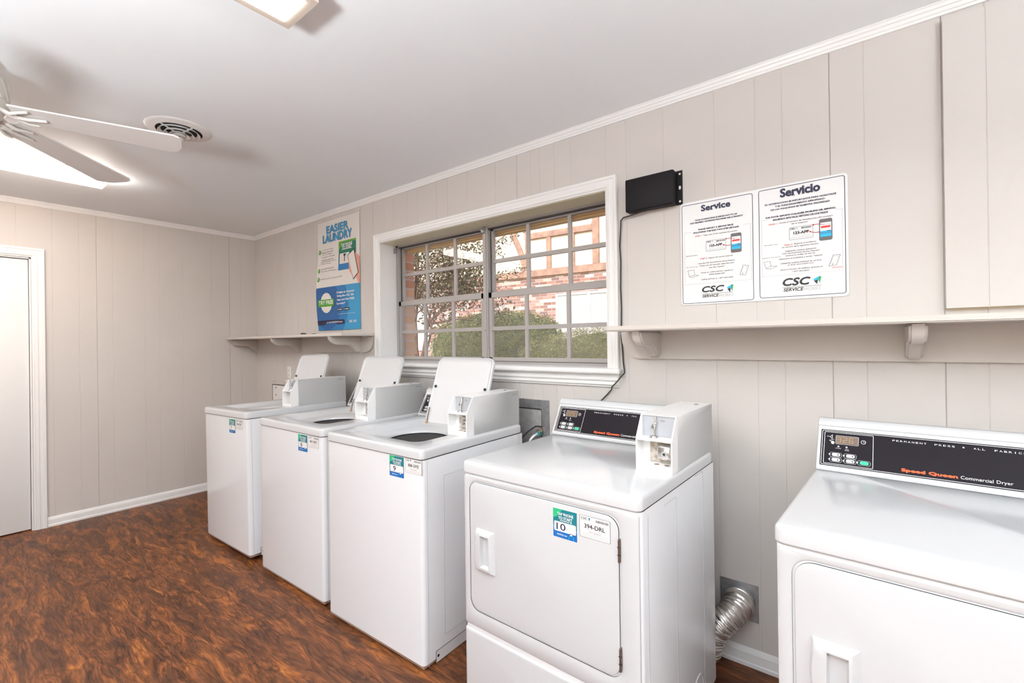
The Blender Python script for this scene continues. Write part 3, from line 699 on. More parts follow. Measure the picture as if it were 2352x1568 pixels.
# ================================================================== BLACK BOX, CORD, OUTLET, SUPPLY BOXES
B = thing('control_enclosure', 'black metal box screwed to the wall between window and service sign', 'box', (3.995, 0, 1.945))
w = MB(); w.rbox((.006, -.052, -.001), (.232, -.002, .150), 'blackpaint', .006, 3); w.build('enclosure_body', B)
w = MB(); bm = bmesh.new(); bmesh.ops.create_cube(bm, size=1, matrix=Matrix.Translation((.243, -.003, .076)) @ Matrix.Diagonal((.026, .003, .152, 1))); w.bm(bm, 'blackpaint')
for z, k in ((.015, 1), (.076, 1.8), (.137, 1)): w.prism(rrpts(.2405, z-.0045*k, .2495, z+.0045*k, .004, 4), 'Y', -.0052, -.0044, 'signwhite')
w.build('mounting_flange', B)
w = MB()
cp_ = [(4.09, 1.945, -.03), (4.06, 1.938, -.03), (4.017, 1.934, -.02), (3.975, 1.932, -.016), (3.960, 1.921, -.012), (3.957, 1.88, -.010), (3.951, 1.80, -.008), (3.955, 1.725, -.009), (3.952, 1.60, -.008), (3.955, 1.50, -.008),
       (3.953, 1.42, -.008), (3.952, 1.368, -.008), (3.957, 1.30, -.008), (3.961, 1.242, -.010), (3.967, 1.20, -.012), (3.968, 1.186, -.014), (3.958, 1.172, -.024), (3.938, 1.147, -.028), (3.908, 1.118, -.026), (3.900, 1.104, -.014), (3.875, 1.078, -.010), (3.84, 1.045, -.010), (3.80, 1.00, -.012), (3.79, .93, -.012)]
w.tube([(x, y, z) for x, z, y in cp_], .0032, 'rubber', 8); tag(w.build('power_cord'), 'thin black cord running down beside the window from the black box', 'cord')
O = thing('electrical_outlet', 'white wall outlet with a plug adapter, below the short shelf near the corner', 'outlet', (.672, 0, 1.09))
w = MB(); w.rbox((-.036, -.006, -.055), (.036, 0, .057), 'plastic', .003); w.build('cover_plate', O)
w = MB()
for z in (-.022, .020):
    w.rbox((-.016, -.009, z - .015), (.016, -.005, z + .015), 'trim', .004)
    for x in (-.006, .006): w.box((x - .001, -.0095, z - .004), (x + .001, -.0088, z + .006), 'dark')
w.build('receptacle', O)
w = MB(); w.rbox((.0, -.045, -.085), (.075, -.002, -.06), 'plastic', .008); w.build('plug_adapter', O)
def supply_box(x0, x1, z0, z1, m, label, inner):
    b = thing('washer_supply_box', label, 'supply box', (x0, 0, z0)); Wd, Hh = x1 - x0, z1 - z0
    s = MB(); t = .048 if m == 'galv' else .045
    o = rrpts(0, 0, Wd, Hh, .002, 1); i = rrpts(t, t, Wd - t, Hh - t, .006, 1)
    s.loops([[(u, .001, v) for u, v in o], [(u, -.006, v) for u, v in o], [(u, -.006, v) for u, v in i], [(u, -.0005, v) for u, v in i]], m, smooth=False)
    s.build('box_flange', b)
    s = MB(); s.box((t - .002, -.003, t), (Wd - t + .002, -.0012, Hh - t), inner)
    for e in ((t, t + .003), (Wd - t - .003, Wd - t)): s.box((e[0], -.0055, t), (e[1], -.001, Hh - t), 'dark')
    s.box((t, -.0055, Hh - t - .007), (Wd - t, -.001, Hh - t), 'dark'); s.build('box_back', b)
    return b
b = supply_box(.292, .74, .70, 1.017, 'wall', 'wall-painted supply box behind the leftmost washer under the outlet', 'plastic')
for z in (.10, .17, .24): w = MB(); w.lathe([(.007, 0), (.007, -.004), (0, -.004)], 'dark', (.115, -.0005, z), 10, 'Y'); w.build('screw', b)
w = MB(); w.box((.05, -.0075, .292), (.13, -.005, .300), 'pgrey'); w.build('box_label', b)
b = supply_box(3.12, 3.527, .62, 1.024, 'galv', 'bare galvanised supply box in the wall between the third washer and the dryer', 'galvin')
w = MB(); w.tube([(.35, -.02, .225), (.335, -.05, .21), (.30, -.075, .16), (.28, -.085, .06)], .014, 'galv', 12); w.lathe([(.016, 0), (.016, -.02)], 'brass', (.352, -.012, .232), 14, 'Y', caps=True)
w.rbox((.352, -.04, .215), (.366, -.01, .240), 'tealp', .004); w.build('supply_valve', b)
w = MB(); w.tube([(.37, -.02, .262), (.335, -.03, .262), (.30, -.05, .235), (.255, -.07, .185), (.24, -.08, .05)], .004, 'rubber', 8); w.build('valve_wire', b)
w = MB(); bm = bmesh.new(); bmesh.ops.create_icosphere(bm, subdivisions=3, radius=1)
for v in bm.verts: v.co = Vector((v.co.x*.075, v.co.y*.035, v.co.z*.04)) * (1 + random.uniform(-.3, .3))
bm_m = Matrix.Translation((.15, -.045, .215)) @ Matrix.Scale(1.25, 4); w.bm(bm, 'debris', True, bm_m); w.build('lint_clump', b)

# fluff lying on the short shelf
w = MB(); bm = bmesh.new(); bmesh.ops.create_icosphere(bm, subdivisions=3, radius=1)
for v in bm.verts: v.co = Vector((v.co.x*.035, v.co.y*.018, v.co.z*.011 + .010)) * (1 + random.uniform(-.25, .2))
w.bm(bm, 'debris', True); o = w.build('dust_scrap'); o.location = (1.10, -.09, 1.424); tag(o, 'small brown scrap lying on the short shelf at the poster corner', 'scrap')
w = MB(); w.tube([(-.03, 0, .006), (-.01, -.012, .006), (.01, .01, .012), (.03, -.004, .006), (.045, .012, .006)], .005, 'rubber', 8); w.tube([(-.02, .01, .005), (.02, .0, .012), (.05, -.01, .006)], .004, 'galv', 8)
o = w.build('wire_clip'); o.location = (1.25, -.085, 1.4235); tag(o, 'small dark metal clip lying on the short shelf in front of the poster', 'clip')

# ================================================================== DRYER DUCT
Dd = thing('dryer_duct', 'crumpled silver foil vent hose between the dryers, bending into the wall', 'duct', (4.4595, 0, 0))
w = MB(); a0, a1, b0, b1 = -.074, .072, .184, .334
w.loops([[(a0, -.001, b0), (a1, -.001, b0), (a1, -.001, b1), (a0, -.001, b1)], [(a0, -.004, b0), (a1, -.004, b0), (a1, -.004, b1), (a0, -.004, b1)],
         [(a0+.007, -.004, b0+.007), (a1-.007, -.004, b0+.007), (a1-.007, -.004, b1-.007), (a0+.007, -.004, b1-.007)], [(a0+.007, -.0015, b0+.007), (a1-.007, -.0015, b0+.007), (a1-.007, -.0015, b1-.007), (a0+.007, -.0015, b1-.007)]], 'galv', capB=True, smooth=False)
w.build('wall_plate', Dd)
P0 = [Vector(v) for v in ((.0, -.002, .255), (.0, -.045, .252), (-.012, -.085, .236), (-.040, -.112, .205), (-.066, -.122, .165), (-.080, -.122, .12), (-.095, -.118, .075), (-.125, -.110, .060), (-.18, -.105, .060))]
def cr(P, n):
    out = []
    for i in range(len(P)-1):
        a, b, c, d = P[max(i-1, 0)], P[i], P[i+1], P[min(i+2, len(P)-1)]
        for k in range(n):
            t = k/n; out.append(.5*((2*b) + (c-a)*t + (2*a-5*b+4*c-d)*t*t + (3*b-a-3*c+d)*t**3))
    return out + [P[-1]]
path = cr(P0, 22); rr = []
for i in range(len(path)):
    f = i/len(path); base = .056 - .010*min(1, f*1.6)
    rr.append(base + (.0032 if (i % 6) in (2, 3, 4) else -.001) + random.uniform(-.0012, .0012))
w = MB(); w.tube(path, rr, 'foil', 28)
o_, n_ = 0, 28
w.v = [(x + random.uniform(-.0012, .0012), y + random.uniform(-.0012, .0012), z + random.uniform(-.0012, .0012)) for x, y, z in w.v]
w.build('foil_hose', Dd)
w = MB(); w.lathe([(.060, -.001), (.061, -.006), (.060, -.014), (.056, -.014)], 'galv', (0, 0, .255), 32, 'Y'); w.build('collar', Dd)
w = MB(); w.box((4.383, -.0035, .078), (4.531, 0, .180), 'wall'); struct(w.build('trim_5'))
# ================================================================== MACHINES
WW, DW, DD = .686, .70, .68
ZT, ZB = .912, .869
def slab_loops(x0, y0, x1, y1, zb, zt, cx, cy, N=128, rc=.022, rt=.012):
    L = []
    for ins, z in ((.004, zb), (0, zb + .004), (0, zt - rt), (rt*.13, zt - rt*.5), (rt*.45, zt - rt*.16), (rt, zt)):
        L.append([(p[0], p[1], z) for p in ray_rr(cx, cy, x0+ins, y0+ins, x1-ins, y1-ins, max(rc-ins, .003), N)])
    return L
def cabinet(parent, D, front_panel=True):
    # body wrapped round three sides, rounded vertical front corners
    s = MB(); pts = [(0, D)] + [(0, .018)] + [(.018 - .018*math.cos(R(a)), .018 - .018*math.sin(R(a))) for a in (22, 45, 67, 90)]
    pts = pts + [(WW - x, y) for x, y in pts[::-1]]
    s.prism(pts, 'Z', .026, ZB - .002, 'enamel_lit', smooth=True, caps=False)
    s.box((.008, .007, .010), (WW - .008, D - .004, .030), 'baserail')
    s.add([(x, y, ZB-.002) for x, y in pts], [list(range(len(pts)))], 'dark'); s.add([(x, y, .026) for x, y in pts], [list(range(len(pts)))], 'dark')
    s.box((0.004, D - .004, .012), (WW-.004, D, ZB-.002), 'galv')
    return s
def feet(parent, D):
    for x in (.05, WW - .05):
        for y in (.05, D - .06):
            s = MB(); s.lathe([(.018, 0), (.020, .004), (.010, .006), (.009, .014)], 'rubber', (0, 0, 0), 14, caps=True); o = s.build('foot', parent); o.location = (x, y, 0)
# console profile in (y, z) relative to its front lower edge
CP = [(0, 0), (-.004, .003), (-.005, .010), (-.001, .016), (.062, .126), (.066, .134), (.064, .138), (.066, .142), (.074, .152), (.082, .158), (.095, .160), (.103, .156), (.106, .148), (.106, 0)]
def console_fn(y0):
    a = (y0 - .001, ZT + .016); b = (y0 + .062, ZT + .126); l = math.hypot(b[0]-a[0], b[1]-a[1]); d = ((b[0]-a[0])/l, (b[1]-a[1])/l); n = (-d[1], d[0])
    return lambda u, v, lift: (u, a[0] + d[0]*v + n[0]*lift, a[1] + d[1]*v + n[1]*lift)
def keypad(p, full, WW=.686):
    L = .1268
    x1 = WW - .012 if full else WW - .012
    p.rr(.012, .002, x1, L - .002, .003, 'panel', 1)
    p.frame(.0152, .0050, x1 - .003, L - .005, .003, .0014, 'white', 2)
    p.frame(.0215, .0095, .150, L - .0095, .003, .0013, 'white', 2)
    X = lambda u: .0228 + u*(.1487 - .0228); V = lambda v: .0108 + v*(L - .0216)
    p.frame(X(.235), V(.635), X(.715), V(.915), .003, .0012, 'lgrey', 3); p.rect(X(.245)+.0005, V(.655), X(.705), V(.90), 'lcd', 3)
    seg = {'3': 'abgcd', '2': 'abged', '8': 'abcdefg', '5': 'afgcd', '6': 'afgecd'}
    def digit(ch, x, z, w_, h_):
        q = {'a': ((0, 1), (1, 1)), 'b': ((1, 1), (1, .5)), 'c': ((1, .5), (1, 0)), 'd': ((0, 0), (1, 0)), 'e': ((0, 0), (0, .5)), 'f': ((0, .5), (0, 1)), 'g': ((0, .5), (1, .5))}
        for k in seg[ch]:
            (a, b), (c, d) = q[k]; p.line([(x + a*w_, z + b*h_), (x + c*w_, z + d*h_)], .0013, 'digit', 4)
    for k, ch in enumerate('326' if full else '2251'.replace('1', '')): digit(ch, X(.27 + .125*k), V(.70), .0095, V(.85) - V(.70))
    # clock, hand and coin pictograms
    p.disc(X(.81), V(.775), .0065, .0065, 'white', 3); p.disc(X(.81), V(.775), .0052, .0052, 'panel', 4); p.line([(X(.81), V(.80)), (X(.81), V(.775)), (X(.84), V(.775))], .001, 'white', 5)
    p.line([(X(.05), V(.86)), (X(.12), V(.86)), (X(.16), V(.92)), (X(.16), V(.79)), (X(.12), V(.84))], .0011, 'white', 3); p.line([(X(.10), V(.73)), (X(.20), V(.78))], .0009, 'white', 3)
    p.disc(X(.175), V(.67), .0045, .0055, 'white', 3); p.line([(X(.12), V(.715)), (X(.175), V(.70))], .0014, 'white', 3)
    for u in (.30, .47): p.disc(X(u), V(.56), .0026, .0026, 'white', 3)
    p.text('DRYING', X(.30), V(.50), .014, .0026, 'white', 3); p.text('COOL', X(.48), V(.495), .010, .0026, 'white', 3); p.text('DOWN', X(.48), V(.455), .011, .0026, 'white', 3)
    for cu, cv, c in ((.255, .285, 'btn'), (.255, .125, 'btn'), (.555, .285, 'btn'), (.555, .125, 'btn'), (.835, .125, 'btng')):
        cx, cz = X(cu), V(cv); a, b = .0118, .0056
        p.frame(cx - a - .005, cz - b - .002, cx + a + .004, cz + b + .002, .005, .0009, 'lgrey', 3)
        p.rr(cx - a + .001, cz - b + .0005, cx + a, cz + b - .0005, .0048, c, 6)
        p.disc(cx - a - .005, cz, .0024, .0024, 'white', 5)
        if c == 'btn': p.rr(cx + a*.35, cz - .0025, cx + a*.62, cz + .0018, .0012, 'pblack', 7); p.rect(cx - a*.5, cz - .0014, cx + a*.15, cz - .0004, 'pgrey', 7); p.rect(cx - a*.5, cz + .0006, cx + a*.15, cz + .0016, 'pgrey', 7)
    if full is not None:
        def spaced(t, cx, w_):
            n = len(t); st = w_/(n - .35)
            for i, ch in enumerate(t): p.text(ch, cx - w_/2 + st*(i + .33), .1085, st*(.66 if ch != 'I' else .18), .0050, 'white', 3)
        spaced('PERMANENT', .235, .078); spaced('PRESS', .3135, .043); p.disc(.353, .1085, .0021, .0021, 'white', 3); spaced('ALL', .385, .023); spaced('FABRICS', .445, .060)
        p.text('Speed Queen', .2775, .0185, .122, .0125, 'orange', 3, bold=.07)
        p.text('Commercial', .376, .0200, .064, .0092, 'white', 3); p.text('Dryer', .4295, .0190, .031, .0112, 'white', 3)
def console(parent, y0, kind, xe=None):
    s = MB(); n = len(CP); WW = xe or 0.686
    s.loops([[(.002, y0 + a + .003, ZT + b*.99) for a, b in CP], [(.000 + .004, y0 + a, ZT + b) for a, b in CP], [(WW - .004, y0 + a, ZT + b) for a, b in CP], [(WW - .002, y0 + a + .003, ZT + b*.99) for a, b in CP]], 'enamel', capA=True, capB=True, smooth=True)
    o = s.build('control_console', parent)
    p = Print(console_fn(y0), .0003); keypad(p, kind, WW); p.finish('control_panel', o)
    return o
def coin_box(parent, x0, x1, y0, y1, label=None):
    z0, zs, zt = ZT, ZT + .105, ZT + .180
    c = MB(); t = .004
    side = [(y0, z0), (y0, zs), (y0 + .045, zt), (y1, zt), (y1, z0)]
    for a, b in ((x0, x0 + t), (x1 - t, x1)): c.prism(side, 'X', a, b, 'meter')
    c.prism([(y0 + .045, zt), (y1, zt), (y1, zt - t), (y0 + .047, zt - t)], 'X', x0 + t, x1 - t, 'meter')
    c.box((x0, y0 + .052, z0), (x1, y1 - .0005, zt - .001), 'meter')      # solid meter vault behind the recess
    c.box((x0 + t, y0 + .001, z0), (x1 - t, y0 + .055, z0 + .022), 'meter')
    c.prism([(y0 + .001, zs - .001), (y0 + .001, zs - .005), (y0 + .055, zs - .002), (y0 + .055, zs + .002)], 'X', x0 + t, x1 - t, 'meter')
    c.box((x0 - .0004, y1 - .06, zt - .022), (x0, y1 - .02, zt - .017), 'lgrey'); c.box((x1, y1 - .06, zt - .022), (x1 + .0004, y1 - .02, zt - .017), 'lgrey')
    o = c.build('coin_box', parent, autos=True)
    s = MB(); s.prism([(y0 + .0545, zs + .003), (y0 + .0545, zt - t), (y0 + .051, zt - t), (y0 + .050, zs + .003)], 'X', x0 + t + .001, x1 - t - .001, 'grey'); s.build('coin_plate', o)
    xm = x0 + (x1 - x0)*.38
    p = Print(lambda u, v, l: (u, y0 + .0495 - l, v)); p.rr(x0 + .060, zt - .026, x0 + .088, zt - .013, .006, 'lgrey', 1); p.rr(x0 + .0608, zt - .0252, x0 + .0872, zt - .0138, .0055, 'grey', 2); p.text('25¢', x0 + .074, zt - .0195, .014, .006, 'pblack', 3); p.finish('price_mark', o)
    s = MB(); s.tube([(xm + .004, y0 + .046, zt - .006), (xm + .007, y0 + .044, zt - .028), (xm - .001, y0 + .040, zt - .038)], .0032, 'chrome', 8)
    s.lathe([(.0085, 0), (.0085, -.006), (.005, -.009), (0, -.009)], 'chrome', (xm - .002, y0 + .046, zt - .040), 14, 'Y')
    s.tube([(xm, y0 + .042, zt - .044), (xm + .001, y0 + .040, zs + .006)], .0035, 'chrome', 8); s.lathe([(.014, 0), (.013, .005), (.005, .006)], 'chrome', (xm + .001, y0 + .036, zs + .001), 16)
    s.build('coin_slide', o)
    s = MB(); s.box((x0 + .030, y0 + .048, z0 + .024), (x1 - t - .001, y0 + .0515, zs - .006), 'rustyplate'); s.build('lock_plate', o)
    s = MB(); cx = x0 + (x1-x0)*.70; cz = z0 + .060
    s.loops([[(u, y0 + yy, v) for u, v in rrpts(cx - a, cz - a*1.0, cx + a, cz + a*1.0, a*.45, 4)] for a, yy in ((.027, .049), (.0265, .036), (.023, .028), (.019, .025))], 'chrome', capB=True)
    s.lathe([(.009, 0), (.009, -.003), (.006, -.004), (.006, -.001), (0, -.001)], 'lgrey', (cx + .002, y0 + .025, cz - .003), 18, 'Y'); s.box((cx - .001, y0 + .0205, cz - .006), (cx + .005, y0 + .0212, cz), 'dark')
    s.build('coin_vault_lock', o)
    s = MB(); s.lathe([(.008, 0), (.008, .0025), (.005, .004), (0, .004)], 'chrome', (x1 - .035, y1 - .075, zt), 16); s.lathe([(.0035, .0041), (0, .0042)], 'dark', (x1 - .035, y1 - .075, zt), 10); s.build('key_lock', o)
    s = MB()
    for u in (.52, .80): s.lathe([(.0085, 0), (.0085, .0006), (0, .0007)], 'brass', (x0 + (x1-x0)*u, y0 + .020, z0 + .022), 14)
    s.build('base_screws', o)
    return o
def tap_sticker(parent, x0, z0, w_, h_, num, y=-.0006):
    p = Print(lambda u, v, l: (x0 + u*w_, y - l, z0 + v*h_), .00025)
    p.rect(-.02, -.02, 1.02, 1.02, 'stickwhite', 0); n = 10
    for i in range(n): p.rect(0, i/n, 1, (i+1)/n, 'stblue' if i < 3 else ('blue' if i < 4 else 'teal'), 1)
    p.poly([(0, 1), (0, .66), (.16, .72), (.40, 1)], 'stgreen', 2)
    p.text('TAP PHONE', .52, .835, .68, .105, 'white', 3, bold=.03); p.text('TO START', .52, .70, .58, .105, 'white', 3, bold=.03); p.rect(.30, .60, .70, .622, 'white', 3); p.disc(.76, .612, .03, .03, 'white', 3, 10)
    p.rr(.05, .22, .96, .56, .05, 'stickwhite', 3)
    p.text(num, .34 if len(num) > 1 else .36, .39, .38 if len(num) > 1 else .18, .24, 'navy', 4, bold=.01)
    p.text('MyCSCGo.com', .38, .11, .42, .07, 'white', 3, bold=.02)
    p.line([(.66, .02), (.70, .16), (.84, .16), (.86, .02)], .022, 'cyan', 4); p.rr(.70, .15, .83, .24, .02, 'navy', 4); p.rr(.72, .165, .81, .225, .015, 'stickwhite', 5)
    return p.finish('tap_sticker', parent)
def id_sticker(parent, x0, z0, w_, h_, num, y=-.0006):
    p = Print(lambda u, v, l: (x0 + u*w_, y - l, z0 + v*h_), .00025)
    P = lambda a, b, r: rrpts(a*w_, a*h_, (1-a)*w_, (1-a)*h_, r)
    p.poly([(u/w_, v/h_) for u, v in P(0, 0, .004)], 'pdark', 0); p.poly([(u/w_, v/h_) for u, v in P(.014, 0, .0035)], 'stickwhite', 1)
    p.text('CSC', .16, .87, .22, .105, 'pblack', 2, bold=.03, shear=.15); p.poly([(.29, .93), (.36, .93), (.32, .79)], 'cyan', 2); p.poly([(.32, .92), (.36, .93), (.33, .79)], 'navy', 3); p.rect(.05, .765, .25, .785, 'pgrey', 2)
    k = .54
    while k < .95: b = random.choice((.006, .011, .016)); p.rect(k, .80, k + b, .91, 'pblack', 2); k += b + random.choice((.008, .012))
    p.rect(.18, .68, .82, .695, 'pgrey', 2); p.text(num, .50, .54, .68, .20, 'pblack', 2, bold=.018)
    p.rect(.18, .37, .40, .382, 'pgrey', 2); p.rect(.60, .37, .85, .382, 'pgrey', 2); p.text('1-877-264-6622', .50, .285, .40, .065, 'pdark', 2)
    for v in (.20, .13, .09): p.rect(.08, v, .93, v + .012, 'pgrey', 2)
    return p.finish('id_sticker', parent)

def washer(x, y, rot, lean, num, idn, label, st):
    Wm = thing('washing_machine', label, 'washing machine', (x, y, 0), (0, R(lean), R(rot)), 'top-loading washers with open lids')
    s = cabinet(Wm, DW)
    # side seams, skirt insets and screw holes
    for X, sg in ((WW, 1), (0, -1)):
        e = X + sg*.0009
        for a in ((.026, .014, ZB - .004, .0275), ): s.box((min(X, e), a[0], a[1]), (max(X, e), a[3], a[2]), 'lgrey')
        for (ya, za, yb, zb) in ((.12, .10, .1225, .78), (.12, .78, .60, .7825), (.12, .10, .64, .103)):
            s.box((min(X, e), ya, za), (max(X, e), yb, zb), 'enamel')
        s.box((min(X - sg*.001, X + sg*.0004), .068, .008), (max(X - sg*.001, X + sg*.0004), .66, .055), 'enamel_lit')
        s.box((min(X, e), .068, .055), (max(X, e), .66, .0572), 'pdark'); s.box((min(X, e), .066, .013), (max(X, e), .0685, .056), 'pdark')
        s.lathe([(.006, 0), (.006, sg*.0008), (0, sg*.0009)], 'dark', (X + sg*.0005, .080, .033), 12, 'X')
    o = s.build('cabinet', Wm)
    feet(Wm, DW)
    # top with recessed deck and round tub opening
    s = MB(); N = 128; cx, cy, tr = .360, .275, .150
    L = slab_loops(-.002, -.006, WW + .002, DW, ZB, ZT, cx, cy, N)
    A = ray_rr(cx, cy, .105, .085, .560, .535, .05, N); B2 = ray_rr(cx, cy, .135, .115, .545, .512, .05, N)
    L.append([(a, b, ZT - .0005) for a, b in ray_rr(cx, cy, .100, .080, .565, .540, .055, N)]); L.append([(a, b, ZT - .004) for a, b in A]); L.append([(a, b, ZT - .022) for a, b in B2]); L.append([(a, b, ZT - .025) for a, b in ray_rr(cx, cy, .142, .12, .538, .505, .05, N)])
    TH = [math.atan2(b_ - cy, a_ - cx) for a_, b_ in B2]; N = len(TH)
    C = lambda r_, z: [(cx + r_*math.cos(t_), cy + r_*math.sin(t_), z) for t_ in TH]
    L += [C(tr + .006, ZT - .028), C(tr, ZT - .032), C(tr - .002, ZT - .040)]
    s.loops(L, 'enamel', smooth=True); s.loops([C(tr - .002, ZT - .040), C(tr + .002, ZT - .052)], 'dark'); s.build('top_deck', Wm)
    s = MB(); s.loops([C(tr + .02, ZT - .054), C(tr + .001, ZT - .048), C(tr - .006, ZT - .049), C(tr - .020, ZT - .062), C(tr - .034, ZT - .085), C(tr - .040, ZT - .11), C(tr - .030, ZT - .16), C(tr - .026, ZT - .35)], 'tub', smooth=True); s.add(C(tr - .026, ZT - .35), [list(range(N))], 'dark'); s.build('wash_tub', Wm)
    s = MB(); s.lathe([(.05, -.5), (.045, -.22), (.035, -.12), (.0, -.115)], 'plastic', (cx, cy, ZT), 24); s.build('agitator', Wm)
    # open lid, leaning back
    lw, ll = .420, .400; Lx = .132
    lid = MB(); nn = 8
    def lp(ins, dpt, rc): return [(u, dpt, v) for u, v in rrpts(ins, ins, lw - ins, ll - ins, rc, nn)]
    lid.loops([lp(.012, .004, .03), lp(.006, .001, .036), lp(.001, .004, .040), lp(0, .012, .040), lp(.002, .019, .039), lp(.009, .023, .034)], 'enamel', capB=True)
    lid.loops([lp(.012, .004, .03), lp(.018, .0065, .026), lp(.024, .0075, .022)], 'lidin', capB=True, smooth=True)
    lid.box((.02, .001, -.003), (lw - .02, .006, .004), 'lid_rust')
    lo = lid.build('lid', Wm); lo.location = (Lx, .512, ZT - .028); lo.rotation_euler = (R(-19), 0, 0)
    for u in (.016, lw - .034):
        b = MB(); b.lathe([(.0075, 0), (.0075, -.005), (.004, -.008), (0, -.008)], 'rubber', (u + .009, .004, .225), 16, 'Y'); b.build('lid_bumper', lo)
    b = MB(); b.tube([(.020, .002, .012), (.020, -.002, .05), (.016, .001, .10)], .0035, 'steel', 8); b.rbox((.012, -.004, .004), (.032, .004, .022), 'brass', .003); b.build('lid_hinge', lo)
    console(Wm, DW - .108, None, .660)
    coin_box(Wm, .548, .668, .288, .700)
    tap_sticker(Wm, st[0], st[1], .094, .088, num); id_sticker(Wm, st[0] + .104, st[1] + .030, .100, .060, idn)
    return Wm
washer(1.176, -.850, 0, -1.4, '7', '806-GMZ', 'leftmost washer, lid open, sticker numbered 7 on its front', (.424, .768))
washer(2.000, -.840, .5, 0, '8', '807-GMZ', 'middle washer, lid open, sticker numbered 8 on its front', (.450, .774))
washer(2.768, -.855, 1.2, 0.3, '9', '808-GMZ', 'third washer, lid open, sticker numbered 9, next to the dryers', (.480, .777))

def dryer(x, y, rot, num, idn, label, coin):
    Dm = thing('clothes_dryer', label, 'dryer', (x, y, 0), (0, 0, R(rot)), 'front-loading dryers')
    s = cabinet(Dm, DD)
    X = WW; e = X + .0012
    for ya, za, zb in ((.045, .02, .85), (.270, .02, .84), (.545, .02, .86)): s.box((X, ya, za), (e, ya + .0035, zb), 'enamel')
    for ya, yb, z in ((.17, .27, .84), (.46, .545, .86)): s.box((X, ya, z), (e, yb, z + .002), 'lgrey')
    s.loops([[(X + h, .47 + r_*math.cos(2*PI*k/32), .10 + r_*math.sin(2*PI*k/32)) for k in range(32)] for r_, h in ((.058, 0), (.055, .0022), (.052, .0022), (.050, 0))], 'enamel_lit')
    s.build('cabinet', Dm)
    feet(Dm, DD)
    # front: upper panel with a recessed opening for the door, and a lower service panel
    f = MB(); N = 128; cx, cz = .33, .612
    dz0, dz1, dx0, dx1 = .385, .842, .038, .622
    def rl(i, r_): return ray_rr(cx, cz, dx0 - i, dz0 - i, dx1 + i, dz1 + i, r_, N)
    O = [ray_rr(cx, cz, a, .316 + a, WW - a, ZB - .004 - a*.5, .010, N) for a in (.004, .006, .012)]
    f.loops([[(u, .012, v) for u, v in O[0]], [(u, -.001, v) for u, v in O[1]], [(u, -.004, v) for u, v in O[2]],
             [(u, -.004, v) for u, v in rl(.010, .045)], [(u, -.0025, v) for u, v in rl(.005, .041)], ], 'enamel', smooth=True)
    f.loops([[(u, -.0022, v) for u, v in rl(.005, .041)], [(u, .011, v) for u, v in rl(.004, .041)]], 'dark')  # gap walls coloured dark, so the shade round the door is painted
    f.loops([[(u, .011, v) for u, v in rl(.004, .041)], [(u, .0112, v) for u, v in rl(-.02, .03)]], 'dark')
    f.build('front_panel', Dm)
    f = MB(); f.box((.004, .004, .306), (WW - .004, .008, .322), 'dark'); f.build('seam_shade', Dm)  # dark strip standing in for the shade inside the panel seam
    f = MB(); o_ = [[(u, yy, v) for u, v in rrpts(i, .016 + i, WW - i, .311 - i, .008, 4)] for i, yy in ((.003, .012), (.004, .001), (.007, -.003), (.014, -.0045))]
    f.loops(o_, 'enamel', capB=True); f.build('service_panel', Dm)
    DL = lambda i, yy: [(u, yy, v) for u, v in ray_rr(cx, cz, dx0 + i, dz0 + i, dx1 - i, dz1 - i, .040 - i, N)]
    d = MB(); d.loops([DL(.0005, -.0045), DL(.0018, -.0065), DL(.008, -.0075)], 'enamel', capB=True); d.loops([DL(.0005, .010), DL(.0005, -.0045)], 'dark')  # door edge coloured dark as the shade of the gap
    do = d.build('door', Dm)
    # moulded pull
    hx, hz = .112, .609
    def hl(w0, w1, hh, yy, bul=0):
        out = []
        for k in range(8): t = k/7; out.append((hx + w1, yy, hz - hh + 2*hh*t))
        for k in range(8): t = k/7; out.append((hx - w0 - bul*math.sin(PI*t), yy, hz + hh - 2*hh*t))
        return out
    h = MB(); h.loops([hl(.040, .046, .074, -.0074, .006), hl(.034, .034, .066, -.021, .006), hl(.030, .030, .063, -.023, .005), hl(.012, .027, .055, -.023, .001), hl(.009, .022, .050, -.0085, .001)], 'enamel', capB=True, smooth=True)
    h.build('door_handle', do)
    for z in (.750, .443):
        hh = MB(); hh.box((dx1 - .001, -.0065, z - .033), (dx1 + .0045, .005, z + .033), 'steel'); hh.tube([(dx1 + .002, -.0085, z - .032), (dx1 + .002, -.0085, z + .032)], .003, 'steel', 10)
        for q in (-.011, .011): hh.box((dx1 - .002, -.012, z + q - .0006), (dx1 + .006, -.005, z + q + .0006), 'dark')
        hh.build('door_hinge', do)
    if not coin: s = MB(); s.box((.075, .0095, dz1 - .0005), (.235, .0105, dz1 + .0035), 'orange'); s.build('warning_label', Dm)
    s = MB(); L = slab_loops(-.003, -.008, WW + .003, DD - .012, ZB, ZT, .34, .33, N); s.loops(L, 'enamel', capB=True, capA=True); s.build('top_panel', Dm)
    console(Dm, DD - .100, True if not coin else False, .675 if coin else None)
    if coin:
        coin_box(Dm, .560, .682, .255, .688)
        tap_sticker(Dm, .402, .738, .086, .088, num, -.0080); id_sticker(Dm, .497, .762, .101, .064, idn, -.0080)
    return Dm
dryer(3.714, -.866, -1.2, '10', '394-DRL', 'dryer with a coin box and sticker numbered 10, in the middle of the picture', True)
dryer(4.722, -.868, -3.2, '11', '', 'nearest dryer at the right edge, control panel reading Commercial Dryer, no coin box', False)

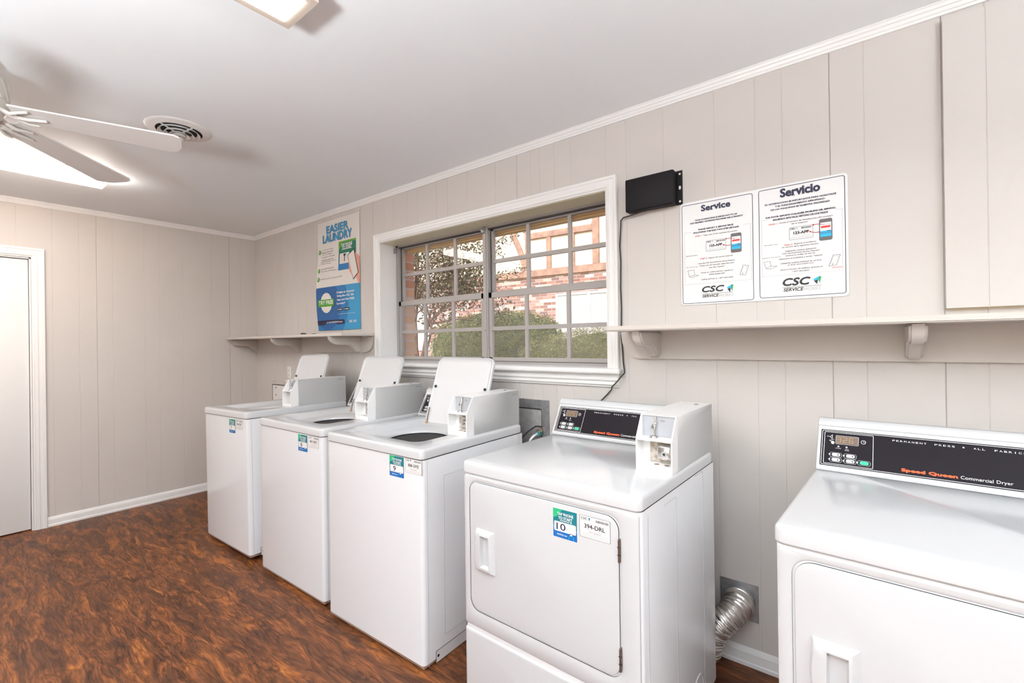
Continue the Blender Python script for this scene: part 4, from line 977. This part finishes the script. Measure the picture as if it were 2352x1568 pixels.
# ================================================================== CEILING THINGS
def fixture(x0, x1, y0, y1, frame, label):
    f = thing('ceiling_light', label, 'ceiling light', ((x0+x1)/2, (y0+y1)/2, H), group='fluorescent ceiling lights'); a, b = (x1-x0)/2, (y1-y0)/2
    s = MB(); s.box((-a, -b, -.045), (a, b, 0), 'fixture')
    if frame:
        o = [(-a, -b), (a, -b), (a, b), (-a, b)]; i = [(-a+.026, -b+.026), (a-.026, -b+.026), (a-.026, b-.026), (-a+.026, b-.026)]
        s.loops([[(u, v, -.045) for u, v in o], [(u, v, -.060) for u, v in o], [(u, v, -.060) for u, v in i], [(u, v, -.045) for u, v in i]], 'fixture', smooth=False)
    s.build('light_frame', f); s = MB()
    if frame: s.box((-a+.027, -b+.027, -.062), (a-.027, b-.027, -.046), 'diffuser')
    else: s.loops([[(-a, t, -.008), (-a, t, -.050), (-a+.02, t, -.062), (a-.02, t, -.062), (a, t, -.050), (a, t, -.008)] for t in (-b - .003, b + .003)], 'diffuser', capA=True, capB=True, smooth=False)
    s.build('light_diffuser', f); return f
fixture(3.406, 3.593, -2.55, -1.340, True, 'framed fluorescent ceiling light cut off by the top edge of the picture')
fixture(.940, 1.125, -2.58, -1.360, False, 'bright fluorescent ceiling light partly behind the fan blades at the left edge')

V = thing('ceiling_vent', 'round white ceiling air vent with a damper knob, behind the fan blade tip', 'vent', (2.160, -1.280, H))
s = MB(); s.lathe([(.098, -.012), (.106, -.010), (.122, -.006), (.138, -.004), (.142, 0)], 'blade', n=48); s.build('vent_flange', V)
s = MB(); s.lathe([(.0, -.0005), (.098, -.0005), (.1, -.012)], 'dark', n=48); s.build('vent_throat', V)
for r0, r1, za, zb in ((.080, .087, -.012, -.021), (.056, .063, -.018, -.028), (.034, .043, -.024, -.034)):
    s = MB(); s.lathe([(r0 - .004, za), (r1, zb), (r1 + .003, zb - .001), (r1 + .002, zb + .001), (r0, za + .002)], 'blade', n=48); s.build('vent_ring', V)
s = MB()
for k in range(4):
    t = R(20 + 90*k); s.tube([(.02*math.cos(t), .02*math.sin(t), -.020), (.098*math.cos(t), .098*math.sin(t), -.006)], .004, 'blade', 6)
s.build('vent_spokes', V)
s = MB(); s.lathe([(.028, -.030), (.022, -.034), (0, -.034)], 'blade', n=24); s.lathe([(.003, -.034), (.003, -.046)], 'brass', n=10); s.lathe([(.004, -.045), (.017, -.046), (.018, -.054), (.014, -.057), (0, -.057)], 'trim', n=20); s.build('damper_knob', V)

# ceiling fan
FZ = 2.235; FC = (2.285, -1.955)
F = thing('ceiling_fan', 'white five-bladed ceiling fan entering at the left edge', 'ceiling fan', (FC[0], FC[1], H))
s = MB(); s.lathe([(.055, 0), (.052, -.02), (.030, -.035), (.028, -.05), (.045, -.055), (.068, -.065), (.080, -.09), (.082, -.125), (.078, -.155), (.084, -.160), (.084, -.180), (.075, -.195), (.065, -.215), (.05, -.235), (.02, -.245), (0, -.246)], 'fan', n=48)
s.build('motor_housing', F)
s = MB()
for k in range(16):
    t = 2*PI*k/16; s.tube([(.0825*math.cos(t + q*.35), .0825*math.sin(t + q*.35), -.085 - .070*q) for q in (0, .25, .5, .75, 1)], .0035, 'fan', 6)
s.build('housing_trim', F)
a0 = 58.0
blm = None; irm = None
for k in range(5):
    ang = R(a0 + 72*k)
    if blm is None:
        s = MB(); bm = bmesh.new(); r0, r1, hw0, hw1 = .105, .655, .046, .066
        out = [(r0, -hw0), (r1 - .02, -hw1), (r1 - .004, -hw1 + .010), (r1, -hw1 + .030), (r1 - .012, hw1 - .050), (r1 - .035, hw1 - .016), (r1 - .060, hw1), (r0, hw0)]
        f = bm.faces.new([bm.verts.new((p[0], p[1], 0)) for p in out]); r = bmesh.ops.extrude_face_region(bm, geom=[f]); bmesh.ops.translate(bm, vec=(0, 0, .006), verts=[v for v in r['geom'] if isinstance(v, bmesh.types.BMVert)])
        bmesh.ops.rotate(bm, cent=(0, 0, 0), matrix=Matrix.Rotation(R(-11), 3, 'X'), verts=bm.verts[:])
        s.bm(bm, 'blade'); bo = s.build('fan_blade', F); blm = bo.data
        s = MB()
        for sg in (-1, 1):
            s.tube([(.060, sg*.010, .010), (.085, sg*.018, -.004), (.110, sg*.028, -.014), (.135, sg*.036, -.014 - sg*.006), (.165, sg*.040, -.009 - sg*.008)], [.008, .008, .007, .006, .005], 'fan', 10)
        s.tube([(.060, 0, .012), (.085, 0, -.004), (.115, 0, -.015), (.155, .0, -.014), (.205, 0, -.008)], [.009, .009, .008, .007, .005], 'fan', 10)
        s.tube([(.10, -.022, -.008), (.125, 0, -.016), (.10, .022, -.010)], .005, 'fan', 8)
        io = s.build('blade_iron', bo); irm = io.data; io0 = io
    else:
        bo = io0.parent.copy(); COL.objects.link(bo); bo.parent = F; io = io0.copy(); COL.objects.link(io); io.parent = bo
    bo.location = (0, 0, FZ - H + (.014 if k == 0 else 0)); bo.rotation_euler = (0, R(5.6 if k == 0 else 4.2), ang)

# ================================================================== OUTSIDE
w = MB(); w.box((-30, .29, -.4), (20, 24, -.3), 'paving'); struct(w.build('ground', autos=False))
FO = Vector((-.9, 6.7, 0)); fd = Vector((.99515682, .0983, 0)).normalized()
FA = math.atan2(fd.y, fd.x)
A = thing('apartment_building', 'brick and half-timbered two-storey apartment building across the courtyard', 'building', tuple(FO), (0, 0, FA))
w = MB(); w.box((-9, 0, -.3), (16, .3, 2.82), 'brick'); w.box((-9, .001, 2.82), (16, .3, 5.6), 'stucco'); w.build('wall', A, autos=False)
def beam(a, b): s = MB(); s.rbox(a, b, 'timber', .008, 1, False); s.build('timber_beam', A)
beam((-9, -.06, 2.84), (16, .0, 3.00)); beam((-.56, -.05, 3.72), (1.12, 0, 3.86)); beam((1.12, -.055, 3.0), (1.27, 0, 5.6)); beam((-.0, -.045, 3.0), (.12, 0, 3.72)); beam((.60, -.045, 3.0), (.70, 0, 3.72)); beam((-.56, -.045, 3.0), (-.45, 0, 5.6))
beam((2.6, -.045, 3.0), (2.75, 0, 5.6)); beam((-2.9, -.045, 3.0), (-2.76, 0, 5.6)); beam((-9, -.05, 5.45), (16, 0, 5.6))
s = MB(); br = [(-.565, 3.0), (-.60, 3.2), (-.70, 3.5), (-.84, 3.8), (-1.02, 4.1), (-1.3, 4.5)]
pl = [(x - .075, z) for x, z in br] + [(x + .06, z) for x, z in br[::-1]]; s.prism(pl, 'Y', -.04, 0, 'timber'); s.build('timber_brace', A)
w = MB(); w.prism([(-.5, 5.6), (1.5, 6.9), (4.5, 6.9), (4.5, 5.6)], 'X', -9.2, 16.2, 'roofd'); w.build('roof', A)
def far_window(x0, x1, z0, z1, mullions, slats):
    f = MB(); t = .05
    for a, b in (((x0, z0), (x0 + t, z1)), ((x1 - t, z0), (x1, z1)), ((x0, z0), (x1, z0 + t)), ((x0, z1 - t), (x1, z1))): f.box((a[0], -.03, a[1]), (b[0], .02, b[1]), 'trim')
    for m_ in mullions: f.box((m_ - .03, -.032, z0), (m_ + .03, .02, z1), 'trim')
    zm = z0 + (z1 - z0)*.45; f.box((x0, -.033, zm - .02), (x1, .02, zm + .02), 'trim')
    o = f.build('window', A); b = MB(); z = z0 + t
    while z < z1 - t - .03:
        b.add([(x0 + t, -.006, z), (x1 - t, -.006, z), (x1 - t, -.020, z + .040), (x0 + t, -.020, z + .040)], [(0, 1, 2, 3)], 'blind'); z += slats
    b.box((x0 + t, -.004, z0 + t), (x1 - t, -.003, z1 - t), 'blind')
    b.build('window_blind', o, autos=False)
far_window(.22, 2.2, 1.15, 2.42, (1.02,), .052); far_window(-.45, 1.12, 3.86, 5.0, (.38, .75), .06)
far_window(-5.2, -3.6, 1.15, 2.42, (-4.4,), .052); far_window(5.0, 7.0, 1.15, 2.42, (6.0,), .052)

def leaf_mesh(w, pts, size, m):
    vs = []; fs = []
    for (c, nrm) in pts:
        d = Vector((random.gauss(0, 1), random.gauss(0, 1), random.gauss(0, .8))).normalized()
        if nrm is not None: d = (d + nrm*.6).normalized()
        a = d.orthogonal().normalized(); a = Matrix.Rotation(random.uniform(0, 6.28), 3, d) @ a; b = d.cross(a)
        l = size*random.uniform(.7, 1.25); wd = l*.42; k = len(vs)
        vs += [c - a*l*.5, c + b*wd*.5 + d*l*.05, c + a*l*.5, c - b*wd*.5 + d*l*.05]; fs.append((k, k+1, k+2, k+3))
    w.add(vs, fs, m)
def fbm(x, y, z): 
    from mathutils import noise
    return noise.fractal(Vector((x, y, z)), 1.0, 2.0, 4)
def hedge(label, loc, rx, ry, h, rot, n, size, m, rnd):
    Hd = thing('hedge', label, 'hedge', loc, (0, 0, R(rot)))
    c = MB(); bm = bmesh.new(); bmesh.ops.create_icosphere(bm, subdivisions=5, radius=1)
    pts = []
    for v in bm.verts:
        p = v.co; e = rnd
        s_ = [math.copysign(abs(q)**e, q) for q in p]; k = max(abs(q) for q in p)
        q = Vector((s_[0]*rx, s_[1]*ry, (s_[2]*.5 + .5)*h)); q *= 1 + .05*fbm(q.x*2.5 + 3, q.y*2.5, q.z*2.5); v.co = q
    bm.normal_update()
    fl = [f for f in bm.faces]; ar = [f.calc_area() for f in fl]
    for f in random.choices(fl, weights=ar, k=n):
        vv = [q.co for q in f.verts]; a, b = random.random(), random.random()
        if a + b > 1: a, b = 1-a, 1-b
        c_ = vv[0] + (vv[1]-vv[0])*a + (vv[2]-vv[0])*b; pts.append((c_ + f.normal*random.uniform(-.04, .035), f.normal.copy()))
    for v in bm.verts: v.co = Vector((v.co.x*.965, v.co.y*.94, v.co.z*.97))
    c.bm(bm, 'soil', True); c.build('hedge_core', Hd)
    w = MB(); leaf_mesh(w, pts, size, m); o = w.build('leaves', Hd, autos=False)
hedge('near rounded clipped hedge in the lower right window panes', (2.95, 2.95, -.3), 1.62, .5, 1.74, 4, 52000, .023, 'leafn', .42)
hedge('far taller hedge behind, in the left and middle window panes', (-.85, 4.75, -.3), 1.38, .55, 2.17, 3, 24000, .042, 'leafh', .42)

T = thing('tree', 'leafy tree with slanting trunks close outside the left window panes', 'tree', (-.34, 2.3, -.3))
s = MB(); tips = []
def branch(p, d, r, l, depth):
    pts = [p]; q = p.copy(); dd = d.copy()
    for i in range(5):
        dd = (dd + Vector((random.gauss(0, .12), random.gauss(0, .12), random.gauss(.03, .06)))).normalized(); q = q + dd*l/5; pts.append(q.copy())
    s.tube(pts, [r*(1 - .45*i/5) for i in range(6)], 'bark', 7)
    if depth == 0: tips.append((q, dd)); tips.append((pts[3], dd)); tips.append((pts[2], dd)); return
    for _ in range(3 if depth > 1 else 4):
        a = Vector((random.gauss(0, 1), random.gauss(0, 1), random.gauss(.15, .6))).normalized(); nd = (dd*.75 + a*.75).normalized()
        branch(pts[random.choice((3, 4, 5))], nd, r*.52, l*.70, depth-1)
for d, r in ((Vector((.03, .05, 1)), .065), (Vector((.30, .1, .95)), .04), (Vector((-.25, .05, 1)), .035), (Vector((.5, .15, .85)), .03)):
    p0 = Vector((0, 0, 0)); p1 = Vector((0, 0, 1.15 if r > .06 else 1.0)) + Vector((.06, 0, 0))
    if r > .06: s.tube([p0, Vector((.03, 0, .4)), Vector((.02, .01, .8)), Vector((.06, .01, 1.25))], [.075, .062, .056, .05], 'bark', 12)
    branch(Vector((.06, .01, 1.2)), d.normalized(), r*.7, .95, 3)
s.build('trunk', T)
pts = []
for (q, d) in tips:
    for _ in range(14):
        o = Vector((random.gauss(0, .11), random.gauss(0, .11), random.gauss(0, .11))); pts.append((q + o, None))
for _ in range(5200):    # crown
    a = Vector((random.gauss(0, 1), random.gauss(0, 1), random.gauss(0, 1))).normalized()*random.random()**.4
    q = Vector((.42 + a.x*.98, .25 + a.y*.7, 2.95 + a.z*.95))
    if fbm(q.x*2.2, q.y*2.2, q.z*2.2) > -.12: pts.append((q, None))
w = MB(); leaf_mesh(w, pts, .055, 'leaf'); w.build('leaves', T, autos=False)
print('LEAVES', len(pts), len(tips))
w = MB(); w.tube([(0, 0, 0), (.25, .05, .12), (.5, .1, .30), (.75, .1, .40)], [.008, .006, .005, .003], 'bark', 6)
pts = [(Vector((t, t*.15, t*.52)) + Vector((random.gauss(0, .07), random.gauss(0, .05), random.gauss(0, .07))), None) for t in [random.uniform(.05, .8) for _ in range(260)]]
leaf_mesh(w, pts, .05, 'leaf'); o = w.build('side_branch', T, autos=False); o.location = (1.15, .3, 3.0 - .1)
o2 = o.copy(); COL.objects.link(o2); o2.parent = T; o2.location = (1.05, .3, 2.45); o2.rotation_euler = (0, R(8), R(8)); o2.scale = (.8, .8, .6)

# ================================================================== LIGHT
wd = bpy.data.worlds.new('World'); SC.world = wd; wd.use_nodes = True; nt = wd.node_tree
bg = nt.nodes['Background']; sky = nt.nodes.new('ShaderNodeTexSky'); sky.sky_type = 'NISHITA'; sky.sun_disc = False; sky.sun_elevation = R(42); sky.sun_rotation = R(200); sky.air_density = 1.2; sky.dust_density = 2.5
nt.links.new(sky.outputs[0], bg.inputs[0]); bg.inputs[1].default_value = .35
sl = bpy.data.lights.new('sun', 'SUN'); sl.energy = 2.9; sl.angle = R(.6); sl.color = (1.0, .92, .82); so = bpy.data.objects.new('sun', sl); COL.objects.link(so)
so.rotation_euler = Vector((-.35, .80, -.75)).to_track_quat('-Z', 'Y').to_euler()
# added fill lamps aimed at the ceiling, standing in for a bounced flash
for loc, w_, tilt in (((4.25, -3.15, 1.45), 122, (-.15, .08, 1)), ((6.6, -2.2, 1.4), 156, (-.05, 0, 1))):
    fl = bpy.data.lights.new('bounce_fill', 'AREA'); fl.shape = 'DISK'; fl.size = .5; fl.energy = w_; fl.color = (.90, .965, 1.0); fl.spread = R(150)
    fo = bpy.data.objects.new('bounce_fill', fl); COL.objects.link(fo); fo.location = loc; fo.rotation_euler = Vector(tilt).to_track_quat('-Z', 'Y').to_euler()

# ================================================================== CAMERA
cam = bpy.data.cameras.new('camera'); co = bpy.data.objects.new('camera', cam); COL.objects.link(co); SC.camera = co
cam.sensor_width = 36; cam.lens = 1058.2539/2352*36; cam.clip_start = .05; cam.clip_end = 200
yaw, pitch, roll = .6617, .0017, -.0137
f = Vector((-math.sin(yaw)*math.cos(pitch), math.cos(yaw)*math.cos(pitch), math.sin(pitch))); r = Vector((math.cos(yaw), math.sin(yaw), 0)); u = r.cross(f)
c, s_ = math.cos(roll), math.sin(roll); r2 = r*c + u*s_; u2 = -r*s_ + u*c
co.matrix_world = Matrix(((r2.x, u2.x, -f.x, 4.904), (r2.y, u2.y, -f.y, -2.091), (r2.z, u2.z, -f.z, 1.3419), (0, 0, 0, 1)))
SC.view_settings.view_transform = 'Standard'; SC.view_settings.look = 'None'; SC.view_settings.gamma = 1; SC.view_settings.exposure = 0.07
try: SC.view_settings.use_curve_mapping = False
except Exception: pass
SC.cycles.use_denoising = True; SC.cycles.max_bounces = 10; SC.cycles.diffuse_bounces = 6; SC.cycles.transparent_max_bounces = 16; SC.cycles.sample_clamp_indirect = 8
